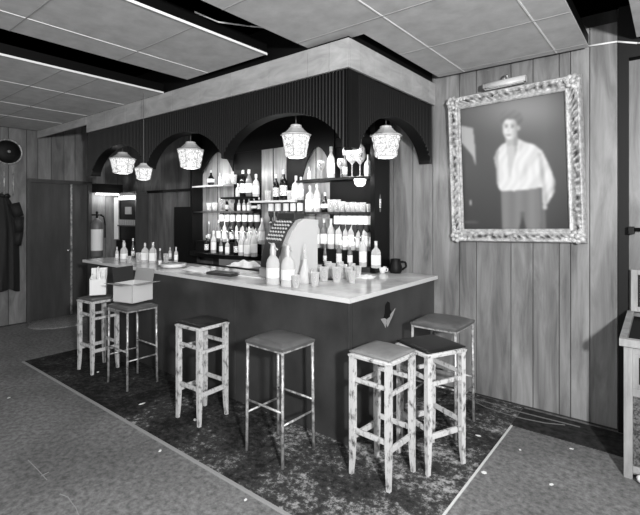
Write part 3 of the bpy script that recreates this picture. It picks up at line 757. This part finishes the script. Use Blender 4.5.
bm = nb(); disc_x(bm, [(.16, .0), (.18, .0), (.18, .03), (.165, .035), (.16, .02)]); obj('rim', bm, 'metal', t)
bm = nb(); disc_x(bm, [(0, .085), (.018, .085), (.02, .07), (0, .07)]); obj('hub', bm, 'metal', t)
t = thing('wall_conduit', 'pair of thin pale pipes running down the left wall below the bell', 'pipe', (WX+.015, p.y, 1.85))
for dy in (-.04, .07):
    bm = nb(); tube(bm, (.008, dy, 0), (.008, dy, .40), .010); obj('pipe', bm, 'metal', t)

# ---------------------------------------------------------------- lanterns
def lantern(label, loc, top, s=1, sw=1):
    t = thing('hanging_lantern', label, 'lantern', loc, 0, 'lanterns hung around the bar')
    n = 6
    bm = nb(); lathe(bm, [(0, .272*s), (.045*sw, .270*s), (.050*sw, .264*s), (.050*sw, .250*s), (.062*sw, .244*s), (.066*sw, .236*s), (.100*sw, .206*s), (.134*sw, .190*s), (.134*sw, .184*s), (0, .186*s)], 10, smooth=False); obj('lantern_roof', bm, 'lantern_roof', t)
    bm = nb()
    prof = []
    for k in range(13):
        f = k/12; prof.append(((.088+.030*f+.003*math.sin(f*PI*5))*sw, (.012+.165*f)*s))
    lathe(bm, prof, n*4)
    for v in bm.verts:
        a = math.atan2(v.co.y, v.co.x); w = 1+.03*math.cos(6*a)+.03*math.sin(a*9+v.co.z*120)
        v.co.x *= w; v.co.y *= w
    shade = obj('glass_shade', bm, 'lantern_glass', t)
    bm = nb(); lathe(bm, [(0, .0), (.07*sw, .0), (.084*sw, .006), (.084*sw, .014), (0, .014)], n, smooth=False); obj('bottom_ring', bm, 'lantern_roof', shade)
    for i in range(n):
        a = 2*PI*i/n; c_, s_ = math.cos(a), math.sin(a)
        bm = nb(); tube(bm, (.093*sw*c_, .093*sw*s_, .01*s), (.124*sw*c_, .124*sw*s_, .182*s), .0025, n=6); obj('shade_rib', bm, 'card_grey', shade)
    bm = nb(); tube(bm, (0, 0, .26*s), (0, 0, top-loc[2]), .003, n=6); obj('cord', bm, 'cord', t)
    return t
LAN = []
for x, y, z, sw, s, top, lb in ((-2.41, 2.70, 2.05, .94, 1, 2.738, 'glowing lantern in the large arch just left of the bar corner'), (-3.82, 2.68, 2.05, 1.02, 1, 2.738, 'glowing lantern in the middle arch of the long side'),
                       (-5.19, 2.68, 2.075, 1.14, .95, 2.738, 'glowing lantern in the leftmost arch with a visible pale roof')):
    lantern(lb, (x, y, z), top, s, sw); LAN.append((x, y, z+.1))
p = onX(386, 158, -1.90); lantern('glowing lantern in the arch on the short side of the bar', (-1.90, p.y, p.z), 2.738, 1.0, 1.02); LAN.append((-1.9, p.y, p.z+.1))
p = onY(143.5, 180, 2.36); lantern('small lantern on a long cord in front of the pelmet, second from the left', (p.x, 2.36, p.z), 2.80, .62, .66); LAN.append((p.x, 2.36, p.z+.08))

# ---------------------------------------------------------------- things on the counter
def cpos(px, py): return onZ(px, py, CT)
def siphon(px, py, label, s=1):
    c = cpos(px, py)
    t = thing('soda_siphon', label, 'siphon', c, 0, 'soda siphons on the counter'); t.scale = (s, s, s)
    bm = nb(); lathe(bm, [(0, 0), (.048, 0), (.05, .01), (.05, .15), (.042, .18), (.02, .21), (.018, .225), (0, .225)], 20); obj('glass_body', bm, 'bottle_pale', t)
    bm = nb(); lathe(bm, [(.022, .21), (.024, .25), (.018, .28), (.01, .30), (0, .30)], 14); tube(bm, (0, 0, .27), (.06, -.015, .255), .009, .006); tube(bm, (0, 0, .285), (-.055, .01, .30), .007, .004); obj('spout_head', bm, 'cap', t)
    bm = nb(); lathe(bm, [(.051, .05), (.051, .12)], 20); obj('paper_label', bm, 'label', t)
    return t
siphon(124, 262, 'soda siphon at the left end of the counter behind the cartons', .85)
siphon(273, 284, 'left one of two bright soda siphons in front of the till', 1.12)
siphon(288, 286, 'right one of two bright soda siphons in front of the till', 1.12)
def cb(px, py, kind, s, label): c = cpos(px, py); place(kind, c.x, c.y, CT, label, 'bottles and glasses on the counter', s)
cb(117, 260, 'pale', .55, 'short pale bottle left of the leftmost siphon on the counter')
cb(133, 258, 'slim', .75, 'slim dark-necked bottle right of the leftmost siphon')
cb(145, 262, 'square', .85, 'left one of two white-labelled bottles above the large carton')
cb(153, 263, 'square', .9, 'right one of two white-labelled bottles above the large carton')
cb(160, 267, 'slim', .6, 'slim bottle standing left of the plate stack')
cb(166, 262, 'tumbler', 1.0, 'tumbler behind the plate stack')
cb(170, 259, 'pale', .5, 'small bottle behind the plate stack')
cb(139, 262, 'tumbler', 1.1, 'tumbler left of the two white-labelled bottles')
cb(129, 263, 'tumbler', .8, 'tumbler close to the leftmost siphon')
cb(176, 262, 'pale', .6, 'small pale bottle behind the right rim of the plate stack')
for k, (px, py, s) in enumerate([(264, 273, 1.0), (296, 288, 1.0), (315, 286, 1.1), (312, 280, 1.0), (352, 283, 1.0)]):
    c = cpos(px, py); place('tumbler', c.x, c.y, CT, 'clear tumbler near the siphons and decanter, %s from the left' % ORD[[0, 1, 3, 2, 4][k]], 'tumblers by the siphons', s)
# plates
c = cpos(173, 268)
for k in range(4):
    bm = nb(); lathe(bm, [(0, 0), (.07, 0), (.13, .018), (.132, .022), (.07, .006), (0, .006)], 32); o = obj('plate', bm, 'white'); o.location = (c.x-.02, c.y+.02, CT+.001+k*.0075)
    tag(o, 'white plate, %s from the bottom of the stack on the counter' % ORD[k], 'plate', 'stacked plates')
# crumpled white cloth / papers
def cloth(px, py, w, d, h, lb, rz=0, seed=1):
    rnd = random.Random(seed); c = cpos(px, py); bm = nb(); n = 18; G = []
    for i in range(n+1):
        r = []
        for j in range(n+1):
            u = -1+2*i/n; v = -1+2*j/n
            e = max(0, 1-(abs(u)**3+abs(v)**3)/1.1)
            r.append(bm.verts.new((u*w/2*(1+.06*math.sin(5*v+seed)), v*d/2*(1+.08*math.sin(4*u+seed)), .002+h*e*(.65+.35*math.sin(6*u+seed)*math.cos(5*v+2*seed)))))
        G.append(r)
    for i in range(n):
        for j in range(n): bm.faces.new((G[i][j], G[i+1][j], G[i+1][j+1], G[i][j+1])).smooth = True
    ed = [e for e in bm.edges if e.is_boundary]
    r = bmesh.ops.extrude_edge_only(bm, edges=ed)
    for v in r['geom']:
        if isinstance(v, bmesh.types.BMVert): v.co.z = 0
    o = obj('bar_towel', bm, 'paper'); o.location = (c.x, c.y, CT); o.rotation_euler.z = rz
    return tag(o, lb, 'towel', 'white towels on the counter')
cloth(200, 270, .42, .20, .035, 'crumpled white towel beside the plate stack', 0, 2)
cloth(245, 266, .36, .22, .07, 'heaped white towel left of the till', 0, 5)
# dark tray / folder
c = cpos(222, 275)
t = thing('menu_folder', 'dark closed folder lying on the counter edge', 'folder', (c.x, c.y+.01, CT), .1)
bm = nb(); box(bm, -.16, .16, -.06, .06, 0, .012, .003); obj('lower_cover', bm, 'tilldark', t)
bm = nb(); s0 = 0; box(bm, -.16, .16, -.06, .06, .014, .022, .003); xform(bm, 0, Matrix.Rotation(.05, 4, 'X')); 
for v in bm.verts: v.co.z += .004
obj('upper_cover', bm, 'tilldark', t)
c = cpos(252, 277)
t = thing('newspaper', 'flat white newspaper on the counter in front of the till', 'newspaper', (c.x, c.y+.03, CT), .05)
bm = nb(); box(bm, -.17, .17, -.05, .08, 0, .008, .002); obj('sheets', bm, 'paper', t)
# till
c = Vector((-2.69, 2.93, CT))
t = thing('cash_register', 'large pale cash register with a dark sloping key panel on the counter', 'cash register', c, -.25)
bm = nb()
prof = [(-.19, 0), (.17, 0), (.17, .52), (.02, .53), (-.03, .50), (-.10, .42), (-.15, .32), (-.19, .18)]
prism(bm, prof, -.18, .20, 'YZ'); bmesh.ops.bevel(bm, geom=list(bm.edges), offset=.008, segments=2, affect='EDGES'); obj('till_housing', bm, 'tillgrey', t)
bm = nb(); sl = [(-.205, .10), (-.196, .18), (-.156, .32), (-.106, .42), (-.036, .505), (-.03, .515), (-.115, .425), (-.165, .32), (-.205, .18), (-.215, .10)]
prism(bm, sl, -.15, .13, 'YZ'); kp = obj('key_panel', bm, 'tilldark', t)
for r_ in range(6):
    for k in range(6):
        bm = nb(); yy, zz = (-.150+.0235*r_*.9, .345+.03*r_); tube(bm, (-.12+.044*k, yy, zz), (-.12+.044*k, yy-.022, zz+.012), .009, n=8); obj('key', bm, 'tillgrey', kp)
bm = nb(); box(bm, -.16, .12, -.03, .08, .52, .585, .008); obj('display_hood', bm, 'tilldark', t)
bm = nb(); box(bm, -.17, .17, -.215, -.185, .012, .085, .004); obj('cash_drawer', bm, 'tillgrey', t)
# decanter
c = cpos(305, 283)
t = thing('decanter', 'conical glass decanter with a pointed stopper right of the siphons', 'decanter', c)
bm = nb(); lathe(bm, [(0, 0), (.055, 0), (.06, .01), (.055, .05), (.03, .13), (.017, .18), (.02, .2), (0, .2)], 22); obj('glass_body', bm, 'bottle_pale', t)
bm = nb(); lathe(bm, [(0, .195), (.014, .2), (.018, .22), (.008, .27), (0, .33)], 14); obj('stopper', bm, 'glass', t)
for k, (px, py, s) in enumerate([(318, 277, 1.1), (324, 281, 1.2), (331, 278, 1.3), (337, 282, 1.25), (343, 278, 1.2), (349, 280, 1.1), (328, 273, 1.1), (340, 273, 1.1), (352, 274, 1.0), (358, 277, 1.0)]):
    c = cpos(px, py); place('tumbler', c.x, c.y, CT, 'clear tumbler in the bar corner cluster, %s counting from the decanter' % ORD[k], 'tumblers at the bar corner', s)
cloth(366, 277, .16, .16, .02, 'small folded white cloth beside the corner tumblers', .4, 8)
# black jug
c = Vector((-2.10, 3.80, CT))
t = thing('black_jug', 'black jug with a pale round badge at the wall end of the counter', 'jug', c, .3)
bm = nb(); lathe(bm, [(0, 0), (.05, 0), (.06, .02), (.062, .06), (.05, .10), (.045, .125), (.05, .135), (.042, .135), (.036, .12), (0, .1)], 22); obj('jug_body', bm, 'black', t)
bm = nb(); path(bm, [(.05, .03, .11), (.09, .045, .10), (.095, .045, .06), (.06, .03, .03)], .009); obj('handle', bm, 'black', t)
c = Vector((-2.20, 3.72, CT))
t = thing('white_cup', 'small white cup beside the black jug', 'cup', c)
bm = nb(); lathe(bm, [(0, 0), (.025, 0), (.038, .03), (.042, .06), (.039, .06), (.034, .03), (0, .006)], 20); obj('cup_bowl', bm, 'white', t)
bm = nb(); path(bm, [(.038, 0, .05), (.06, 0, .045), (.058, 0, .02), (.033, 0, .018)], .005); obj('handle', bm, 'white', t)

# ---------------------------------------------------------------- portrait
FW, FH, MW = 1.045, 1.285, .115
FYC = WY-.06
P0 = Vector((-1.045, FYC, 1.997))
t = thing('framed_portrait', 'large portrait of a man in white shirt, ornate pale frame', 'painting', P0)
t.rotation_euler = (math.radians(1.2), math.radians(-1.5), 0)
# ornate moulding: strip swept round four sides with a modelled relief
def moulding():
    bm = nb()
    W, Hh = FW/2, FH/2
    def relief(s, tt, seed):
        base = .012+.030*math.exp(-((tt-.16)/.10)**2)+.022*math.exp(-((tt-.9)/.06)**2)+.018*math.exp(-((tt-.45)/.28)**2)
        k = math.exp(-((tt-.45)/.22)**2)
        a = math.sin(s*62+3.1*math.sin(s*17+seed))*math.cos(tt*9+s*40)
        b = math.sin(s*105+tt*11+seed)
        c_ = max(0, math.cos(s*31+seed+math.sin(tt*7)*1.6))
        return base + k*(.012*a+.009*b+.014*c_)
    m = 16
    for side in range(4):
        ln = FW if side % 2 == 0 else FH
        n = int(ln/.0075); G = []
        for i in range(n+1):
            r = []
            for j in range(m+1):
                tt = j/m; off = MW*tt
                f = i/n
                half = ln/2-off
                s = -half+2*half*f
                y = -relief(-ln/2+ln*f, tt, side*1.7)
                if j == 0: y = 0.03
                if side == 0: p = (s, y, -Hh+off)
                elif side == 1: p = (W-off, y, s)
                elif side == 2: p = (-s, y, Hh-off)
                else: p = (-W+off, y, -s)
                r.append(bm.verts.new(p))
            G.append(r)
        for i in range(n):
            for j in range(m): bm.faces.new((G[i][j], G[i+1][j], G[i+1][j+1], G[i][j+1])).smooth = True
    bmesh.ops.remove_doubles(bm, verts=bm.verts, dist=.0004)
    return bm
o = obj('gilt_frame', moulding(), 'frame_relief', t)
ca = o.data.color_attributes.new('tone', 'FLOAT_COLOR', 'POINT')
for v, d_ in zip(o.data.vertices, ca.data):   # darker tone in the low parts of the carving
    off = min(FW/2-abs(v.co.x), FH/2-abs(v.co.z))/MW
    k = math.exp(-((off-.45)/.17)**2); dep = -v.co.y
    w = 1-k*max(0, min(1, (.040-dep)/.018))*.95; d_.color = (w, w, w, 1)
for sx in (-1, 1):
    for sz in (-1, 1):
        bm = nb(); cx, cz = sx*(FW/2-.055), sz*(FH/2-.055)
        for k in range(7):
            a = 2*PI*k/7+.3; r = .038
            ball(bm, (cx+r*math.cos(a), -.038, cz+r*math.sin(a)), .020, (1, .7, 1), 10)
        ball(bm, (cx, -.045, cz), .022, (1, .8, 1), 10)
        for k in (-1, 1):
            for m_ in range(3):
                ball(bm, (cx-sx*(.05+.028*m_)*(k > 0)+sx*.02*(k < 0), -.036, cz-sz*(.05+.028*m_)*(k < 0)+sz*.02*(k > 0)), .014-.002*m_, (1.2, .8, 1.2), 8)
        obj('corner_ornament', bm, 'frame', t)
# painted canvas
def inpoly(x, y, P):
    c = False; n = len(P)
    for i in range(n):
        x1, y1 = P[i]; x2, y2 = P[(i+1) % n]
        if (y1 > y) != (y2 > y) and x < (x2-x1)*(y-y1)/(y2-y1)+x1: c = not c
    return c
SHIRT = [(498, 152), (503, 147), (508, 144), (511, 150), (518, 141), (524, 144), (534, 147), (541, 152), (548, 166), (554, 182), (553, 193), (547, 203), (543, 208), (541, 200), (541, 188), (530, 190), (514, 192), (501, 192), (498, 186), (497, 170), (495, 160)]
TROU = [(502, 191), (541, 187), (544, 204), (545, 232), (527, 234), (522, 216), (517, 235), (503, 235), (502, 210)]
VNECK = [(507, 143), (519, 140), (517, 152), (510, 180), (508, 160)]
def paint(x, y):
    # soft studio backdrop of the painting
    g = .34+.19*math.exp(-((x-520)/45)**2-((y-112)/22)**2)-.10*max(0, (y-150)/80)-.08*max(0, (x-545)/25)
    if inpoly(x, y, [(463, 128), (475.5, 131), (477.5, 150), (478, 168), (475, 158), (463, 143)]): g = .66
    if 464 < x < 480 and 222 < y < 224: g += .1
    if abs(x-473) < .7 and abs(y-204) < 2.4: g = .8
    if inpoly(x, y, TROU):
        g = .46+.02*math.sin(x*.5)-.10*math.exp(-((x-522)/2.2)**2)*(y > 212)-.08*(x > 539)
    if inpoly(x, y, SHIRT):
        g = .82+.025*math.sin(x*.8+y*.25+math.sin(y*.2)*2)-.15*math.exp(-((x-541-(y-170)*.12)/2.0)**2)*(y > 155)-.07*max(0, math.sin(y*.22+x*.35))*(x > 520)-.16*(x > 551)
        if x < 499.5: g -= .18
    if inpoly(x, y, VNECK): g = .72-.10*(x > 515)
    if 506 < x < 518 and 136 < y < 148 and x > 505+(y-136)*.2: g = .66-.08*(x > 514)
    if ((x-512)/11.3)**2+((y-121.5)/8.6)**2 < 1 and y < 132: g = .42+.10*max(0, (126-y)/14)+.02*math.sin(x*.7+y*.9)
    if ((x-510.8)/7.4)**2+((y-131.5)/10.8)**2 < 1 and y > 122.5:
        g = .82-.22*max(0, (x-511)/6)-.10*max(0, (506-x)/3)
        if abs(y-128) < .8 and (abs(x-506.8) < 2 or abs(x-513.2) < 2.2): g = .55
        if abs(y-130) < .7 and (abs(x-507) < 1.2 or abs(x-513) < 1.3): g = .42
        if abs(x-509.4) < .7 and 130 < y < 135: g = .70
        if abs(y-137.6) < .7 and abs(x-509) < 2.6: g = .52
    if ((x-519)/1.5)**2+((y-131)/2.6)**2 < 1: g = .66
    if ((x-543.5)/2.2)**2+((y-207)/3.0)**2 < 1: g = .7
    return g
bm = nb(); iw, ih = FW/2-MW+.004, FH/2-MW+.004; nu, nv = 130, 168
G = [[None]*(nu+1) for _ in range(nv+1)]; T = [[0]*(nu+1) for _ in range(nv+1)]
for j in range(nv+1):
    for i in range(nu+1):
        u, v = i/nu, j/nv
        u = u*3.38/((1-u)*4.0+u*3.38)
        # layout of the sitter on the canvas, bilinear between the canvas corners
        x = (464*(1-u)+565*u)*(1-v)+(467.5*(1-u)+568*u)*v
        y = (112.5*(1-u)+95*u)*(1-v)+(230*(1-u)+228*u)*v
        T[j][i] = paint(x, y)
for _ in range(2):
    T = [[sum(T[min(nv, max(0, j+a))][min(nu, max(0, i+b))] for a in (-1, 0, 1) for b in (-1, 0, 1))/9 for i in range(nu+1)] for j in range(nv+1)]
for j in range(nv+1):
    for i in range(nu+1): G[j][i] = bm.verts.new((-iw+2*iw*i/nu, .006, ih-2*ih*j/nv))
for j in range(nv):
    for i in range(nu): bm.faces.new((G[j][i], G[j+1][i], G[j+1][i+1], G[j][i+1]))
pm = mat('painted_canvas', .4, .35); N = pm.node_tree.nodes; at = N.new('ShaderNodeAttribute'); at.attribute_name = 'paint'
pm.node_tree.links.new(at.outputs['Color'], N['Principled BSDF'].inputs['Base Color'])
o = obj('painted_canvas', bm, pm, t)
ca = o.data.color_attributes.new('paint', 'FLOAT_COLOR', 'POINT')
for k, d_ in enumerate(ca.data):
    j, i = divmod(k, nu+1); w = lin(max(.05, min(.95, T[j][i]))); d_.color = (w, w, w, 1)
bm = nb(); box(bm, -FW/2+.01, FW/2-.01, .012, .034, -FH/2+.01, FH/2-.01); obj('backing_board', bm, 'door', t)
# picture lamp
a = onY(484, 88, 3.77); b = onY(526, 79, 3.77)
c = (a+b)/2
t = thing('picture_lamp', 'tubular picture lamp above the portrait frame', 'lamp', (c.x, 3.77, c.z))
t.rotation_euler.y = math.radians(-1.5)
hw = (b.x-a.x)/2
bm = nb()
n = 16; pr = [(.036*math.cos(PI*(-.15+1.3*k/n)), .036*math.sin(PI*(-.15+1.3*k/n))) for k in range(n+1)]
A = [bm.verts.new((-hw, y, z)) for y, z in pr]; B = [bm.verts.new((hw, y, z)) for y, z in pr]
for i in range(n): bm.faces.new((A[i], A[i+1], B[i+1], B[i])).smooth = True
bm.faces.new(A[::-1]); bm.faces.new(B); obj('lamp_shade', bm, 'lantern_roof', t)
bm = nb(); tube(bm, (-hw+.02, 0, -.006), (hw-.02, 0, -.006), .010, n=10); obj('tube_bulb', bm, 'card', t)
bm = nb(); path(bm, [(.0, .0, .03), (.0, .02, .07), (.0, .07, .09), (.0, .115, .05)], .007); obj('arm', bm, 'metal', t)

# ---------------------------------------------------------------- display cabinet, right edge
t = thing('display_cabinet', 'pale-framed cabinet with sloped top and raised lid cut off by the right edge', 'cabinet', (-.235, 3.24, 0))
def k_(name, x0, x1, y0, y1, z0, z1, m, bev=.003):
    bm = nb(); box(bm, x0, x1, y0, y1, z0, z1, bev); return obj(name, bm, m, t)
CW = .85
M['cabwood'] = noisy('pale_cabinet_wood', .48, .66, (3, 3, .6), 5, 6, .45, lo=.3, hi=.7)
for x in (0, CW-.045):
    for y in (0, .56): k_('corner_post', x, x+.045, y, y+.045, 0, .80, 'cabwood')
k_('rail', .045, CW-.045, .004, .034, .04, .08, 'cabwood'); k_('rail', .045, CW-.045, .004, .034, .50, .545, 'cabwood'); k_('rail', .045, CW-.045, .004, .034, .755, .80, 'cabwood')
k_('front_screen', .045, CW-.045, .016, .026, .08, .50, 'screen', 0); k_('front_window', .075, CW-.06, .012, .02, .575, .735, 'black', 0)
k_('window_frame', .045, .075, .006, .03, .545, .755, 'cabwood'); k_('window_frame', .075, CW-.045, .006, .03, .545, .575, 'cabwood'); k_('window_frame', .075, CW-.045, .006, .03, .735, .755, 'cabwood')
k_('side_panel', .004, .02, .045, .56, .04, .80, 'cabwood'); k_('back_panel', .045, CW-.045, .58, .6, .0, .80, 'black'); k_('floor_panel', .02, CW-.02, .03, .58, .02, .04, 'cabwood')
# sloped tray
bm = nb(); pr = [(-.03, .80), (.60, .80), (.60, .905), (-.03, .845)]
prism(bm, pr, -.02, .018, 'YZ'); prism(bm, pr, CW-.018, CW+.02, 'YZ'); prism(bm, [(-.03, .80), (0, .80), (0, .848), (-.03, .845)], .018, CW-.018, 'YZ'); obj('tray_frame', bm, 'cabwood', t)
bm = nb(); prism(bm, [(0, .80), (.6, .80), (.6, .868), (0, .815)], .018, CW-.018, 'YZ'); obj('tray_bed', bm, 'black', t)
# lid
for (x0, x1, z0, z1) in ((0, .04, .905, 1.20), (CW-.04, CW, .905, 1.20), (.04, CW-.04, .905, .94), (.04, CW-.04, 1.165, 1.20)):
    k_('lid_frame', x0, x1, .58, .61, z0, z1, 'cabwood')
k_('lid_panel', .04, CW-.04, .59, .60, .94, 1.165, 'black', 0)
k_('lid_bead', .055, .07, .582, .592, .95, 1.155, 'card', 0)
bm = nb(); box(bm, .10, .34, .10, .46, .0, .004); xform(bm, 0, Matrix.Translation((0, 0, .826)) @ Matrix.Rotation(.088, 4, 'X')); o = obj('card_sheet', bm, 'paper'); o.location = (-.235, 3.24, 0.002); tag(o, 'white sheet lying on the sloped top of the cabinet', 'paper')
bm = nb(); ball(bm, (0, 0, .04), .04, (1.8, .8, .9)); ball(bm, (.10, .01, .035), .035, (1.5, .8, .9)); o = obj('white_bundle', bm, 'paper'); o.location = (-.10, 3.20, 0.0); tag(o, 'white bundle on the floor at the foot of the cabinet', 'bundle')

# ---------------------------------------------------------------- lights
def light(kind, name, loc, e, size=.2, target=None, **k):
    l = bpy.data.lights.new(name, kind); l.energy = e
    if kind == 'AREA': l.size = size; 
    else: l.shadow_soft_size = size
    for a, b in k.items(): setattr(l, a, b)
    o = bpy.data.objects.new(name, l); C.objects.link(o); o.location = loc
    if target: o.rotation_euler = (Vector(target)-Vector(loc)).to_track_quat('-Z', 'Y').to_euler()
    return o
light('SPOT', 'flash_lamp', (1.2, -.2, 2.05), 930, .10, (-2.4, 2.9, 2.15), spot_size=math.radians(128), spot_blend=.8)
light('AREA', 'room_fill', (-.6, -1.2, 2.5), 58, 1.6, (-2.5, 2.6, .8))  # unseen area light added as fill from the camera side
light('AREA', 'far_room_fill', (-5.5, -1.2, 2.5), 20, 1.4, (-6, 2.5, .8))  # unseen area light added as fill for the far left
for i, (x, y, z) in enumerate(LAN): light('POINT', 'lantern_bulb', (x, y, z-.14), 3 if i < 4 else 1.5, .06)
for x0, x1, z, e in ((xa, xc, 2.12, 6), (xa, xc, 1.60, 3.5), (xe, xg, 2.2, 3.5), (xe, xg, 1.93, 2), (xe, xg, 1.58, 1.5), (xc, xe, 2.2, 2)):
    light('AREA', 'shelf_fill', ((x0+x1)/2, 3.50, z), e, x1-x0-.1, ((x0+x1)/2, 3.85, z-.28), shape='RECTANGLE', size_y=.03)  # area lights added to brighten the shelves, no tubes behind them
light('POINT', 'recess_lamp', (WX+.16, 3.42, 1.84), 2.6, .03)
light('POINT', 'recess_lamp', (-6.95, 3.62, 1.85), .5, .02)

w = bpy.data.worlds.new('World'); bpy.context.scene.world = w; w.use_nodes = True
w.node_tree.nodes['Background'].inputs[0].default_value = (1, 1, 1, 1); w.node_tree.nodes['Background'].inputs[1].default_value = .12

# ---------------------------------------------------------------- camera
cam = bpy.data.cameras.new('camera'); co = bpy.data.objects.new('camera', cam); C.objects.link(co)
co.location = (0, 0, H); co.rotation_euler = (PI/2, 0, math.atan2(.6243, .7812))
cam.sensor_width = 36; cam.lens = F/640*36; cam.shift_y = -(257.5-HY)/640; cam.clip_start = .05
sc = bpy.context.scene; sc.camera = co
sc.view_settings.view_transform = 'Standard'; sc.view_settings.look = 'None'; sc.view_settings.gamma = 1; sc.view_settings.exposure = 0
sc.view_settings.use_curve_mapping = False
